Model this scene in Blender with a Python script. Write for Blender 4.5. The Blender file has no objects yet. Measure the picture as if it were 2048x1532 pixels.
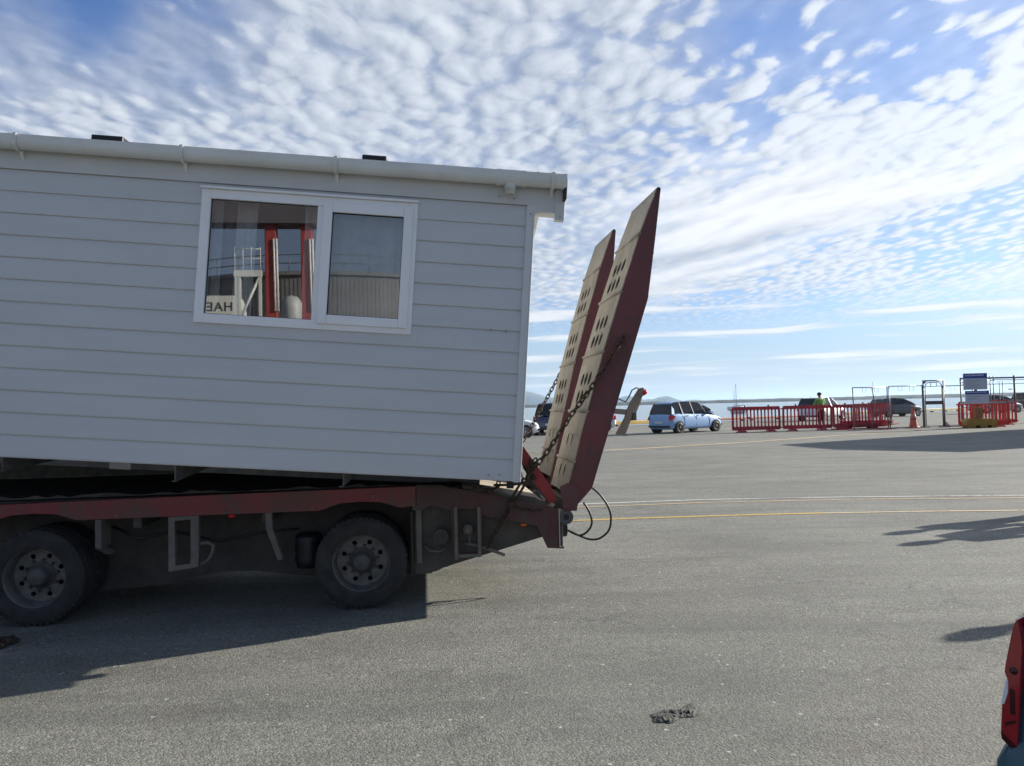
import bpy, bmesh, math, random
from mathutils import Vector, Matrix
random.seed(7)
R = math.radians
scene = bpy.context.scene

# ------------------------------------------------------------------ camera
cam_d = bpy.data.cameras.new("camera"); cam = bpy.data.objects.new("camera", cam_d)
scene.collection.objects.link(cam); scene.camera = cam
cam_d.sensor_width = 36.0; cam_d.lens = 27.02; cam_d.clip_start = 0.05; cam_d.clip_end = 60000
cam.matrix_world = Matrix.Translation((0, 0, 1.55)) @ Matrix.Rotation(R(90 + 1.7537), 4, 'X') @ Matrix.Rotation(R(-1.3639), 4, 'Z')
scene.render.resolution_x = 1024; scene.render.resolution_y = 766

# ------------------------------------------------------------------ sun, sky, exposure
SUN = Vector((2.6, 1.12, 1.0)).normalized()
SUN_AZ = math.atan2(SUN.x, SUN.y); SUN_EL = math.asin(SUN.z)
sd = bpy.data.lights.new("sun", 'SUN'); so = bpy.data.objects.new("sun", sd); scene.collection.objects.link(so)
sd.energy = 5.0; sd.angle = R(0.5); sd.color = (1.0, 0.945, 0.85)
so.rotation_euler = SUN.to_track_quat('Z', 'Y').to_euler(); so.location = (40, 20, 60)
scene.view_settings.view_transform = 'Standard'; scene.view_settings.look = 'None'
scene.view_settings.exposure = 0.95; scene.view_settings.gamma = 1
scene.cycles.max_bounces = 8; scene.cycles.volume_bounces = 0; scene.cycles.transparent_max_bounces = 16

class NT:
    """small helper to write node trees as expressions"""
    def __init__(s, tree): s.t = tree; s.n = tree.nodes; s.l = tree.links
    def node(s, typ, **kw):
        n = s.n.new(typ)
        for k, v in kw.items(): setattr(n, k, v)
        return n
    def put(s, sock, v):
        if v is None: return
        if hasattr(v, 'is_output') or isinstance(v, bpy.types.NodeSocket): s.l.new(v, sock)
        else:
            if hasattr(sock.default_value, '__len__') and not hasattr(v, '__len__'): v = (v,) * len(sock.default_value)
            if hasattr(sock.default_value, '__len__') and len(sock.default_value) == 4 and len(v) == 3: v = (*v, 1)
            sock.default_value = v
    def m(s, op, a, b=None, c=None, clamp=False):
        n = s.node('ShaderNodeMath', operation=op, use_clamp=clamp)
        s.put(n.inputs[0], a); s.put(n.inputs[1], b); s.put(n.inputs[2], c); return n.outputs[0]
    def v(s, op, a, b=None, out=0):
        n = s.node('ShaderNodeVectorMath', operation=op); s.put(n.inputs[0], a); s.put(n.inputs[1], b); return n.outputs[out]
    def noise(s, vec, scale, detail=3, rough=.5, dist=0, col=False):
        n = s.node('ShaderNodeTexNoise'); s.put(n.inputs['Vector'], vec)
        n.inputs['Scale'].default_value = scale; n.inputs['Detail'].default_value = detail
        n.inputs['Roughness'].default_value = rough; n.inputs['Distortion'].default_value = dist
        return n.outputs['Color' if col else 'Fac']
    def voro(s, vec, scale, feature='F1', out='Distance', rand=1.0, smooth=None):
        n = s.node('ShaderNodeTexVoronoi', feature=feature); s.put(n.inputs['Vector'], vec)
        n.inputs['Scale'].default_value = scale; n.inputs['Randomness'].default_value = rand
        if smooth is not None: n.inputs['Smoothness'].default_value = smooth
        return n.outputs[out]
    def ramp(s, fac, stops, interp='LINEAR'):
        n = s.node('ShaderNodeValToRGB'); cr = n.color_ramp; cr.interpolation = interp
        while len(cr.elements) < len(stops): cr.elements.new(0.5)
        for e, (p, c) in zip(cr.elements, stops):
            e.position = p; e.color = (c, c, c, 1) if not hasattr(c, '__len__') else (*c, 1)
        s.put(n.inputs[0], fac); return n.outputs[0]
    def mix(s, f, a, b, blend='MIX'):
        n = s.node('ShaderNodeMix', data_type='RGBA', blend_type=blend)
        s.put(n.inputs[0], f); s.put(n.inputs[6], a); s.put(n.inputs[7], b); return n.outputs[2]
    def sstep(s, x, a, b):
        n = s.node('ShaderNodeMapRange', interpolation_type='SMOOTHSTEP'); s.put(n.inputs[0], x)
        n.inputs[1].default_value = a; n.inputs[2].default_value = b; n.inputs[3].default_value = 0; n.inputs[4].default_value = 1
        return n.outputs[0]
    def mapping(s, vec, scale=(1, 1, 1), rot=(0, 0, 0), loc=(0, 0, 0)):
        n = s.node('ShaderNodeMapping'); s.put(n.inputs[0], vec)
        n.inputs[1].default_value = loc; n.inputs[2].default_value = rot; n.inputs[3].default_value = scale; return n.outputs[0]
    def comb(s, x, y, z):
        n = s.node('ShaderNodeCombineXYZ'); s.put(n.inputs[0], x); s.put(n.inputs[1], y); s.put(n.inputs[2], z); return n.outputs[0]

def build_world():
    w = bpy.data.worlds.new("World"); scene.world = w; w.use_nodes = True
    T = NT(w.node_tree); T.n.clear()
    out = T.node('ShaderNodeOutputWorld'); bg = T.node('ShaderNodeBackground'); bg.inputs[1].default_value = 0.068
    T.l.new(bg.outputs[0], out.inputs[0])
    sky = T.node('ShaderNodeTexSky', sky_type='NISHITA'); sky.sun_disc = False
    sky.sun_elevation = SUN_EL; sky.sun_rotation = SUN_AZ; sky.altitude = 0; sky.air_density = 1.0; sky.dust_density = 0.6; sky.ozone_density = 2.0
    d = T.v('NORMALIZE', T.node('ShaderNodeTexCoord').outputs['Generated'])
    sx = T.node('ShaderNodeSeparateXYZ'); T.l.new(d, sx.inputs[0]); x, y, z = sx.outputs
    zc = T.m('ADD', T.m('MAXIMUM', z, 0.0), 0.035)
    P = T.comb(T.m('DIVIDE', x, zc), T.m('DIVIDE', y, zc), 0.0)
    sunv = T.v('DOT_PRODUCT', d, tuple(SUN), out=1)
    aur = T.m('POWER', T.m('MAXIMUM', sunv, 0.0), 5.0)
    def blob(px, a, b):                                   # soft patch of sky round a direction
        n = Vector(px).normalized()
        return T.sstep(T.v('DOT_PRODUCT', d, tuple(n), out=1), math.cos(R(b)), math.cos(R(a)))
    # clear sky: physical sky, deepened towards the photograph's blue
    clear = T.mix(1.0, sky.outputs[0], (SKY_TINT), 'MULTIPLY')
    low = T.sstep(z, 0.30, -0.01)
    low2 = T.m('POWER', low, 3.4)
    clear = T.mix(low2, clear, (3.9, 4.7, 5.7))
    # altocumulus: soft cells in a wide veil, thinning to gaps of blue
    wv = T.v('SUBTRACT', T.noise(P, 2.3, 2, .5, col=True), (0.5, 0.5, 0.5))
    wn = T.node('ShaderNodeVectorMath', operation='SCALE'); T.l.new(wv, wn.inputs[0]); wn.inputs[3].default_value = 0.16
    Pw = T.v('ADD', P, wn.outputs[0])
    Pr = T.mapping(Pw, (1.0, 0.62, 1), (0, 0, R(32)))
    def puffs(vec):
        a = T.noise(vec, 12.5, 5, .54)
        b = T.voro(vec, 12.5, 'F1')
        return T.m('ADD', T.m('MULTIPLY', a, 0.62), T.m('MULTIPLY', T.m('SUBTRACT', 0.72, b), 0.42))
    pf = puffs(Pr)
    pf2 = puffs(T.v('ADD', Pr, (0.030, 0.012, 0)))
    bands = T.noise(T.mapping(Pw, (1.0, 0.34, 1), (0, 0, R(52))), 2.6, 3, .5)
    cov = T.noise(T.mapping(P, (1, .8, 1), (0, 0, 0), (3.1, 7.7, 0)), 0.9, 3, .5)
    bias = T.m('ADD', T.m('MULTIPLY', T.m('SUBTRACT', cov, 0.5), 0.36), T.m('MULTIPLY', T.m('SUBTRACT', bands, 0.5), 0.42))
    fld = 0.16
    for px, a, b, k in GAPS: fld = T.m('ADD', fld, T.m('MULTIPLY', blob(px, a, b), k))
    dens = T.m('ADD', T.m('ADD', pf, bias), fld)
    right = T.sstep(x, -0.05, 0.30)
    mask = T.sstep(T.m('ADD', 0.5, T.m('MULTIPLY', T.m('SUBTRACT', dens, 0.47), T.m('ADD', 1.0, T.m('MULTIPLY', right, 0.9)))), 0.30, 0.74)
    # long smooth sheets to the sunward side and thin streaks low down
    az = T.m('ARCTAN2', x, y)
    wob = T.m('MULTIPLY', T.m('SUBTRACT', T.noise(T.comb(T.m('MULTIPLY', az, 7.0), T.m('MULTIPLY', z, 16.0), 0.0), 1.0, 3, .5), .5), .30)
    def sh(dz):
        q = T.m('SUBTRACT', T.m('MULTIPLY', T.m('ADD', z, dz), 15.0), T.m('MULTIPLY', az, 2.6))
        return T.noise(T.comb(T.m('ADD', T.m('MULTIPLY', az, 2.3), 3.3), T.m('ADD', q, wob), 0.7), 1.0, 4, .48)
    st = sh(0.0); st_up = sh(0.012)
    sheet = T.m('MULTIPLY', T.sstep(st, 0.41, 0.53), T.m('MULTIPLY', T.sstep(z, 0.10, 0.16), T.sstep(z, 0.34, 0.24)))
    sheet = T.m('MULTIPLY', sheet, T.sstep(az, 0.02, 0.26))
    q2 = T.noise(T.comb(T.m('MULTIPLY', az, 3.6), T.m('MULTIPLY', T.m('ADD', z, T.m('MULTIPLY', wob, .03)), 74.0), 4.2), 1.0, 5, .55)
    thin = T.m('MULTIPLY', T.m('MULTIPLY', T.sstep(q2, 0.47, 0.64), T.sstep(z, 0.012, 0.03)), T.sstep(z, 0.19, 0.11))
    veil = T.m('MULTIPLY', T.sstep(T.m('ADD', T.noise(P, 1.3, 4, .55), T.m('MULTIPLY', fld, 1.1)), 0.24, 0.66), T.sstep(z, 0.06, 0.22))
    allm = T.m('MAXIMUM', T.m('MAXIMUM', T.m('MULTIPLY', mask, T.sstep(z, 0.07, 0.15)), 0.0), 0.0)
    allm = T.m('MAXIMUM', allm, T.m('MULTIPLY', veil, T.m('SUBTRACT', 0.80, T.m('MULTIPLY', T.sstep(az, .05, .35), 0.40))))
    # cloud light: bright rims towards the sun, blue-grey where thick
    rim = T.m('MULTIPLY', T.m('SUBTRACT', pf, pf2), 1.5)
    lit = T.m('ADD', T.m('ADD', 0.26, rim), T.m('MULTIPLY', T.sstep(dens, 0.35, 0.85), 0.34))
    lit = T.m('ADD', lit, T.m('MULTIPLY', blob((.62, .74, .28), 4, 34), 0.42), clamp=True)
    ccol = T.mix(lit, CLOUD_DARK, CLOUD_LIGHT)
    cn = T.node('ShaderNodeVectorMath', operation='SCALE'); T.l.new(ccol, cn.inputs[0])
    T.put(cn.inputs[3], T.m('ADD', 1.0, T.m('MULTIPLY', aur, AUR)))
    col = T.mix(T.m('MULTIPLY', allm, 0.95), clear, cn.outputs[0])
    sl = T.m('ADD', T.m('ADD', .50, T.m('MULTIPLY', T.m('SUBTRACT', st, st_up), 7.0)), T.m('MULTIPLY', blob((.62, .74, .28), 4, 34), 0.40), clamp=True)
    scol = T.mix(sl, (4.2, 4.6, 5.3), (7.6, 7.8, 8.2))
    col = T.mix(T.m('MULTIPLY', sheet, .92), col, scol)
    col = T.mix(T.m('MULTIPLY', thin, .80), col, T.mix(T.sstep(q2, .5, .66), (5.4, 5.9, 6.6), (7.6, 7.5, 7.5)))
    # the sky turned away from the sun: clear deep blue, hardly any cloud
    col = T.mix(T.m('MULTIPLY', T.sstep(T.m('ADD', y, T.m('MULTIPLY', T.noise(P, .8, 3, .5), .3)), 0.45, -0.25), 0.90), col, T.mix(T.sstep(z, .0, .5), (2.7, 3.6, 5.1), (1.0, 1.6, 2.9)))
    # below the horizon: dull sea grey
    col = T.mix(T.sstep(z, -0.004, -0.03), col, (2.2, 2.5, 2.7))
    T.l.new(col, bg.inputs[0])
SKY_TINT = (0.66, 0.87, 1.28)
CLOUD_DARK = (2.75, 3.2, 4.05)
CLOUD_LIGHT = (6.1, 6.5, 7.1)
AUR = 0.35
GAPS = [((-.37, .826, .43), 1.5, 8, -.30), ((-.50, .77, .43), 1, 8, -.24), ((.40, .83, .40), 1, 6, -.22), ((.45, .81, .37), 1, 5, -.16), ((.55, .74, .40), 1, 5, -.12),
        ((.27, .86, .44), 1, 5, -.16), ((.16, .94, .26), 1, 7, -.14), ((.50, .85, .19), 1, 6, -.22), ((-.05, .90, .42), 4, 22, .16), ((.50, .82, .29), 2, 13, .20), ((-.45, .83, .30), 3, 10, .10)]
build_world()

# ------------------------------------------------------------------ materials
def new_mat(name):
    m = bpy.data.materials.new(name); m.use_nodes = True
    T = NT(m.node_tree); b = T.n['Principled BSDF']
    T.b = b; T.obj = T.node('ShaderNodeTexCoord').outputs['Object']
    return m, T
def setp(T, col=None, rough=None, metal=None, bump=None, bstr=.3, bdist=.01, spec=None):
    if col is not None: T.put(T.b.inputs['Base Color'], col)
    if rough is not None: T.put(T.b.inputs['Roughness'], rough)
    if metal is not None: T.put(T.b.inputs['Metallic'], metal)
    if spec is not None: T.put(T.b.inputs['Specular IOR Level'], spec)
    if bump is not None:
        n = T.node('ShaderNodeBump'); n.inputs['Strength'].default_value = bstr; n.inputs['Distance'].default_value = bdist
        T.put(n.inputs['Height'], bump); T.l.new(n.outputs[0], T.b.inputs['Normal'])
MATS = {}
def simple(name, col, rough=.5, metal=0, var=.12, scale=6, dirt=None, dirt_amt=.4):
    """paint, plastic or metal with a little wear"""
    if name in MATS: return MATS[name]
    m, T = new_mat(name)
    n = T.noise(T.obj, scale, 4, .6)
    c = T.mix(T.ramp(n, [(.3, 0), (.7, 1)]), tuple(v * (1 - var) for v in col), tuple(min(1, v * (1 + var)) for v in col))
    if dirt:
        g = T.noise(T.obj, scale * .7, 5, .65)
        c = T.mix(T.m('MULTIPLY', T.ramp(g, [(.45, 0), (.7, 1)]), dirt_amt), c, dirt)
    setp(T, c, T.m('ADD', rough - .06, T.m('MULTIPLY', n, .12)), metal)
    MATS[name] = m; return m

def mat_asphalt():
    m, T = new_mat("asphalt")
    P = T.obj
    v1 = T.node('ShaderNodeTexVoronoi'); v1.inputs['Scale'].default_value = 85; T.l.new(P, v1.inputs['Vector'])
    bw = T.node('ShaderNodeRGBToBW'); T.l.new(v1.outputs['Color'], bw.inputs[0])
    chips = T.ramp(bw.outputs[0], [(.10, (.130, .128, .112)), (.42, (.192, .189, .164)), (.66, (.232, .228, .197)), (.90, (.305, .30, .262))])
    fine = T.noise(P, 160, 2, .6)
    c = T.mix(T.ramp(fine, [(.35, 0), (.65, 1)]), T.mix(1, chips, (.74, .74, .74), 'MULTIPLY'), chips)
    big = T.noise(P, .35, 5, .6)
    med = T.noise(T.mapping(P, (.5, 1.6, 1), (0, 0, R(-8))), 1.1, 5, .65)
    k = T.m('ADD', T.m('MULTIPLY', T.ramp(big, [(.3, 0), (.7, 1)]), .28), T.m('MULTIPLY', T.ramp(med, [(.32, 0), (.68, 1)]), .34))
    k = T.m('ADD', .70, k)
    sc = T.node('ShaderNodeVectorMath', operation='SCALE'); T.l.new(c, sc.inputs[0]); T.put(sc.inputs[3], k)
    c = sc.outputs[0]
    # rusty and bituminous stains
    st = T.noise(P, .9, 4, .7); st2 = T.noise(T.mapping(P, (1, 1, 1), (0, 0, 0), (11, 3, 0)), 2.6, 5, .75)
    c = T.mix(T.m('MULTIPLY', T.ramp(st, [(.60, 0), (.75, 1)]), .30), c, (.19, .125, .085))
    c = T.mix(T.m('MULTIPLY', T.m('MULTIPLY', T.ramp(st2, [(.54, 0), (.70, 1)]), T.ramp(fine, [(.40, 1), (.62, .25)])), .62), c, (.06, .06, .058))
    tyre = T.noise(T.mapping(P, (.09, 2.6, 1), (0, 0, R(-14)), (0, 4, 0)), 1.0, 4, .6)
    c = T.mix(T.m('MULTIPLY', T.ramp(tyre, [(.57, 0), (.66, 1)]), .28), c, (.085, .084, .08))
    pt = T.noise(T.mapping(P, (1, 1, 1), (0, 0, R(7)), (5, 9, 0)), .24, 3, .5)
    c = T.mix(T.m('MULTIPLY', T.ramp(pt, [(.54, 0), (.56, 1)]), .20), c, (.15, .148, .13))
    pt2 = T.noise(T.mapping(P, (.16, 1.3, 1), (0, 0, R(-6)), (2, 1, 0)), 1.6, 4, .6)
    c = T.mix(T.m('MULTIPLY', T.ramp(pt2, [(.52, 0), (.66, 1)]), .40), c, (.135, .132, .115))
    # hairline cracks
    cr = T.voro(T.v('ADD', P, T.noise(P, 1.3, 4, .6, col=True)), .55, 'DISTANCE_TO_EDGE')
    crm = T.m('MULTIPLY', T.ramp(cr, [(.0, 1), (.012, 0)]), T.ramp(T.noise(P, .5, 2), [(.5, 0), (.6, 1)]))
    c = T.mix(T.m('MULTIPLY', crm, .35), c, (.03, .03, .03))
    # odd pale chips
    v2 = T.node('ShaderNodeTexVoronoi'); v2.inputs['Scale'].default_value = 26; T.l.new(P, v2.inputs['Vector'])
    b2 = T.node('ShaderNodeSeparateColor'); T.l.new(v2.outputs['Color'], b2.inputs[0])
    pale = T.m('MULTIPLY', T.ramp(b2.outputs[0], [(.972, 0), (.980, 1)]), T.ramp(v2.outputs['Distance'], [(.22, 1), (.30, 0)]))
    c = T.mix(T.m('MULTIPLY', pale, .75), c, (.50, .49, .45))
    h = T.m('ADD', T.m('MULTIPLY', v1.outputs['Distance'], -.6), T.m('MULTIPLY', fine, .6))
    setp(T, c, .86, 0, h, .55, .008, spec=.35)
    return m
def mat_line(name, col, wear):
    m, T = new_mat(name)
    n = T.noise(T.obj, 14, 5, .7); big = T.noise(T.mapping(T.obj, (.25, 1, 1)), 2.2, 3, .6)
    w = T.ramp(T.m('ADD', T.m('MULTIPLY', n, .6), T.m('MULTIPLY', big, .5)), [(wear - .06, 0), (wear + .07, 1)])
    v1 = T.node('ShaderNodeTexVoronoi'); v1.inputs['Scale'].default_value = 85; T.l.new(T.obj, v1.inputs['Vector'])
    bw = T.node('ShaderNodeRGBToBW'); T.l.new(v1.outputs['Color'], bw.inputs[0])
    chips = T.ramp(bw.outputs[0], [(.15, (.05, .049, .046)), (.7, (.17, .165, .145))])
    setp(T, T.mix(w, col, chips), .8); return m
def mat_water():
    m, T = new_mat("sea_water")
    P = T.mapping(T.obj, (1, 1, 1))
    h = T.m('ADD', T.noise(P, .35, 4, .6), T.m('MULTIPLY', T.noise(P, .04, 3, .5), 2.0))
    setp(T, T.mix(T.noise(T.mapping(T.obj, (.2, 1, 1)), .01, 3), (.15, .20, .20), (.19, .24, .235)), .18, 0, h, .18, .25, spec=.5)
    return m
def mat_land(name, a, b, scale):
    m, T = new_mat(name)
    n = T.noise(T.obj, scale, 6, .65)
    setp(T, T.mix(T.ramp(n, [(.35, 0), (.65, 1)]), a, b), .95, 0); return m
def mat_siding():
    m, T = new_mat("grey_siding_paint")
    n = T.noise(T.mapping(T.obj, (.6, 1, 3)), 2.0, 4, .55); f = T.noise(T.mapping(T.obj, (1, 6, 18)), 14, 3, .6)
    c = T.mix(T.ramp(n, [(.3, 0), (.7, 1)]), (.565, .568, .572), (.605, .608, .61))
    d = T.noise(T.mapping(T.obj, (5, 1, .8)), 2.2, 5, .7)
    c = T.mix(T.m('MULTIPLY', T.ramp(d, [(.60, 0), (.80, 1)]), .09), c, (.25, .235, .20))
    setp(T, c, .42, 0, T.m('ADD', f, T.m('MULTIPLY', T.noise(T.obj, 1.3, 2), 3)), .12, .004); return m
def mat_rusty_red(name="faded_red_paint", red=(.22, .032, .036), dust=(.115, .092, .07), amt=.85):
    if name in MATS: return MATS[name]
    m, T = new_mat(name)
    st = T.noise(T.mapping(T.v('ADD', T.obj, T.noise(T.obj, 1.1, 3, .6, col=True)), (7, 7, .7)), 1.5, 6, .72)
    bg = T.noise(T.obj, 1.7, 5, .62)
    f = T.ramp(T.m('ADD', T.m('MULTIPLY', st, .55), T.m('MULTIPLY', bg, .55)), [(.49, 0), (.63, 1)])
    c = T.mix(T.m('MULTIPLY', f, amt), red, dust)
    r = T.noise(T.obj, 7, 6, .75)
    c = T.mix(T.ramp(r, [(.62, 0), (.70, 1)]), c, (.085, .042, .022))
    setp(T, c, T.m('ADD', .5, T.m('MULTIPLY', f, .3)), 0, r, .25, .004)
    MATS[name] = m; return m
def mat_tread():
    m, T = new_mat("dusty_ramp_steel")
    n = T.noise(T.obj, 2.4, 6, .7); s = T.noise(T.mapping(T.obj, (2.6, 2.6, 1.0)), 1.9, 6, .72)
    c = T.mix(T.ramp(n, [(.3, 0), (.7, 1)]), (.265, .236, .185), (.37, .332, .265))
    c = T.mix(T.m('MULTIPLY', T.ramp(s, [(.48, 0), (.66, 1)]), .65), c, (.16, .138, .105))
    f = T.noise(T.obj, 26, 5, .7)
    c = T.mix(T.m('MULTIPLY', T.ramp(f, [(.58, 0), (.68, 1)]), .55), c, (.055, .045, .032))
    setp(T, c, .8, 0, f, .3, .004); return m
def mat_grime(name, a, b, rough=.75, scale=4, metal=0):
    if name in MATS: return MATS[name]
    m, T = new_mat(name)
    n = T.noise(T.obj, scale, 6, .7)
    setp(T, T.mix(T.ramp(n, [(.32, 0), (.68, 1)]), a, b), rough, metal, n, .25, .004)
    MATS[name] = m; return m
def mat_glass(name, refl=.26, tint=(.9, .95, .95)):
    if name in MATS: return MATS[name]
    m = bpy.data.materials.new(name); m.use_nodes = True; T = NT(m.node_tree); T.n.clear()
    o = T.node('ShaderNodeOutputMaterial'); tr = T.node('ShaderNodeBsdfTransparent'); tr.inputs[0].default_value = (*tint, 1)
    gl = T.node('ShaderNodeBsdfGlossy'); gl.inputs['Roughness'].default_value = .004; gl.inputs[0].default_value = (1, 1, 1, 1)
    fr = T.node('ShaderNodeFresnel'); fr.inputs[0].default_value = 1.5
    mx = T.node('ShaderNodeMixShader')
    T.put(mx.inputs[0], T.m('ADD', T.m('MULTIPLY', fr.outputs[0], 1.6), refl - .06, clamp=True))
    T.l.new(tr.outputs[0], mx.inputs[1]); T.l.new(gl.outputs[0], mx.inputs[2]); T.l.new(mx.outputs[0], o.inputs[0])
    MATS[name] = m; return m
def mat_translucent(name, col, tr=.35, rough=.45):
    if name in MATS: return MATS[name]
    m, T = new_mat(name)
    n = T.noise(T.obj, 3, 4, .6)
    c = T.mix(T.ramp(n, [(.3, 0), (.7, 1)]), tuple(v * .75 for v in col), tuple(min(1, v * 1.2 + .02) for v in col))
    oi = T.node('ShaderNodeObjectInfo'); c = T.mix(T.m('MULTIPLY', oi.outputs['Random'], .35), c, tuple(min(1, v * .85 + .09) for v in col))
    setp(T, c, rough)
    t = T.node('ShaderNodeBsdfTranslucent'); T.l.new(c, t.inputs[0]); mx = T.node('ShaderNodeMixShader'); mx.inputs[0].default_value = tr
    out = [x for x in T.n if x.type == 'OUTPUT_MATERIAL'][0]
    T.l.new(T.b.outputs[0], mx.inputs[1]); T.l.new(t.outputs[0], mx.inputs[2]); T.l.new(mx.outputs[0], out.inputs[0])
    MATS[name] = m; return m
def mat_paint(name, col, flake=.0):
    if name in MATS: return MATS[name]
    m, T = new_mat(name)
    n = T.noise(T.obj, 2.2, 4, .6)
    c = T.mix(n, tuple(v * .9 for v in col), tuple(min(1, v * 1.08) for v in col))
    setp(T, c, .42, flake); T.b.inputs['Coat Weight'].default_value = .3; T.b.inputs['Coat Roughness'].default_value = .18
    MATS[name] = m; return m

# ------------------------------------------------------------------ mesh helpers
def tag(o, label=None, cat=None, group=None, kind=None):
    if label: o['label'] = label
    if cat: o['category'] = cat
    if group: o['group'] = group
    if kind: o['kind'] = kind
    return o
def thing(name, label, cat, loc=(0, 0, 0), rotz=0, group=None, matrix=None):
    o = bpy.data.objects.new(name, None); scene.collection.objects.link(o); o.empty_display_size = .2
    if matrix is not None: o.matrix_world = matrix
    else: o.location = loc; o.rotation_euler = (0, 0, rotz)
    return tag(o, label, cat, group)
def link(name, me, mat, parent=None, smooth=False):
    o = bpy.data.objects.new(name, me); scene.collection.objects.link(o)
    for x in (mat if isinstance(mat, (list, tuple)) else [mat]): me.materials.append(x)
    if parent: o.parent = parent
    if smooth: me.polygons.foreach_set('use_smooth', [True] * len(me.polygons))
    return o
class MB:
    def __init__(s): s.bm = bmesh.new()
    def faces(s, pts, fcs, mi=0):
        vs = [s.bm.verts.new(p) for p in pts]
        for f in fcs:
            try:
                q = s.bm.faces.new([vs[i] for i in f]); q.material_index = mi
            except ValueError: pass
        return s
    def box(s, lo, hi, M=None, mi=0):
        x0, y0, z0 = lo; x1, y1, z1 = hi
        p = [Vector(c) for c in ((x0, y0, z0), (x1, y0, z0), (x1, y1, z0), (x0, y1, z0), (x0, y0, z1), (x1, y0, z1), (x1, y1, z1), (x0, y1, z1))]
        if M: p = [M @ q for q in p]
        return s.faces(p, [(3, 2, 1, 0), (4, 5, 6, 7), (0, 1, 5, 4), (1, 2, 6, 5), (2, 3, 7, 6), (3, 0, 4, 7)], mi)
    def prism(s, pts, vec, mi=0):
        """closed polygon of 3D points swept along vec"""
        n = len(pts); vec = Vector(vec); a = [Vector(p) for p in pts]; b = [p + vec for p in a]
        nr = Vector((0, 0, 0))
        for i in range(n): nr += a[i].cross(a[(i + 1) % n])
        if nr.dot(vec) > 0: a, b = a[::-1], b[::-1]
        else: pass
        f = [tuple(range(n)), tuple(range(2 * n - 1, n - 1, -1))] + [((i + 1) % n, i, n + i, n + (i + 1) % n) for i in range(n)]
        return s.faces(a + b, f, mi)
    def xz(s, pts, y0, y1, mi=0): return s.prism([(p[0], y0, p[1]) for p in pts], (0, y1 - y0, 0), mi)
    def tube(s, path, r, seg=8, closed=False, mi=0, r1=None):
        path = [Vector(p) for p in path]; n = len(path); rings = []
        prev = None
        for i, p in enumerate(path):
            t = (path[(i + 1) % n] - path[i - 1]) if closed else (path[min(i + 1, n - 1)] - path[max(i - 1, 0)])
            t.normalize()
            if prev is None:
                a = Vector((0, 0, 1)) if abs(t.z) < .9 else Vector((1, 0, 0)); u = t.cross(a).normalized()
            else:
                u = (prev - t * prev.dot(t)).normalized()
            prev = u; w = t.cross(u); rr = r if r1 is None else r + (r1 - r) * i / (n - 1)
            rings.append([s.bm.verts.new(p + (u * math.cos(k * 2 * math.pi / seg) + w * math.sin(k * 2 * math.pi / seg)) * rr) for k in range(seg)])
        for i in range(n if closed else n - 1):
            A, B = rings[i], rings[(i + 1) % n]
            for k in range(seg):
                f = s.bm.faces.new((A[k], A[(k + 1) % seg], B[(k + 1) % seg], B[k])); f.material_index = mi; f.smooth = True
        if not closed:
            s.bm.faces.new(rings[0][::-1]).material_index = mi; s.bm.faces.new(rings[-1]).material_index = mi
        return s
    def lathe(s, prof, M=None, seg=32, mi=0, smooth=True):
        """(r, h) profile turned about local z"""
        M = M or Matrix(); rings = []
        for r, h in prof:
            if r < 1e-5: rings.append([s.bm.verts.new(M @ Vector((0, 0, h)))])
            else: rings.append([s.bm.verts.new(M @ Vector((r * math.cos(k * 2 * math.pi / seg), r * math.sin(k * 2 * math.pi / seg), h))) for k in range(seg)])
        for A, B in zip(rings, rings[1:]):
            for k in range(seg):
                k2 = (k + 1) % seg
                if len(A) == 1 and len(B) == 1: continue
                if len(A) == 1: q = (A[0], B[k2], B[k])
                elif len(B) == 1: q = (A[k], A[k2], B[0])
                else: q = (A[k], A[k2], B[k2], B[k])
                f = s.bm.faces.new(q); f.material_index = mi; f.smooth = smooth
        return s
    def cyl(s, p0, p1, r, seg=16, mi=0):
        p0, p1 = Vector(p0), Vector(p1); d = p1 - p0; L = d.length
        M = Matrix.Translation(p0) @ d.to_track_quat('Z', 'Y').to_matrix().to_4x4()
        vs = [[s.bm.verts.new(M @ Vector((r * math.cos(k * 2 * math.pi / seg), r * math.sin(k * 2 * math.pi / seg), h))) for k in range(seg)] for h in (0, L)]
        for k in range(seg):
            f = s.bm.faces.new((vs[0][k], vs[0][(k + 1) % seg], vs[1][(k + 1) % seg], vs[1][k])); f.smooth = True; f.material_index = mi
        s.bm.faces.new(vs[0][::-1]).material_index = mi; s.bm.faces.new(vs[1]).material_index = mi
        return s
    def loft(s, rings, mi=0, smooth=True, cap=True):
        R_ = [[s.bm.verts.new(p) for p in r] for r in rings]; n = len(R_[0])
        for A, B in zip(R_, R_[1:]):
            for k in range(n):
                f = s.bm.faces.new((A[k], A[(k + 1) % n], B[(k + 1) % n], B[k])); f.smooth = smooth; f.material_index = mi
        if cap:
            s.bm.faces.new(R_[0][::-1]).material_index = mi; s.bm.faces.new(R_[-1]).material_index = mi
        return s
    def build(s, name, mat, parent=None, bevel=0, smooth=False, fix=True):
        if fix: bmesh.ops.recalc_face_normals(s.bm, faces=s.bm.faces[:])
        me = bpy.data.meshes.new(name); s.bm.to_mesh(me); s.bm.free()
        o = link(name, me, mat, parent)
        if smooth: me.polygons.foreach_set('use_smooth', [True] * len(me.polygons))
        if bevel:
            b = o.modifiers.new('bevel', 'BEVEL'); b.width = bevel; b.segments = 2; b.limit_method = 'ANGLE'; b.angle_limit = R(40)
        return o
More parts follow.
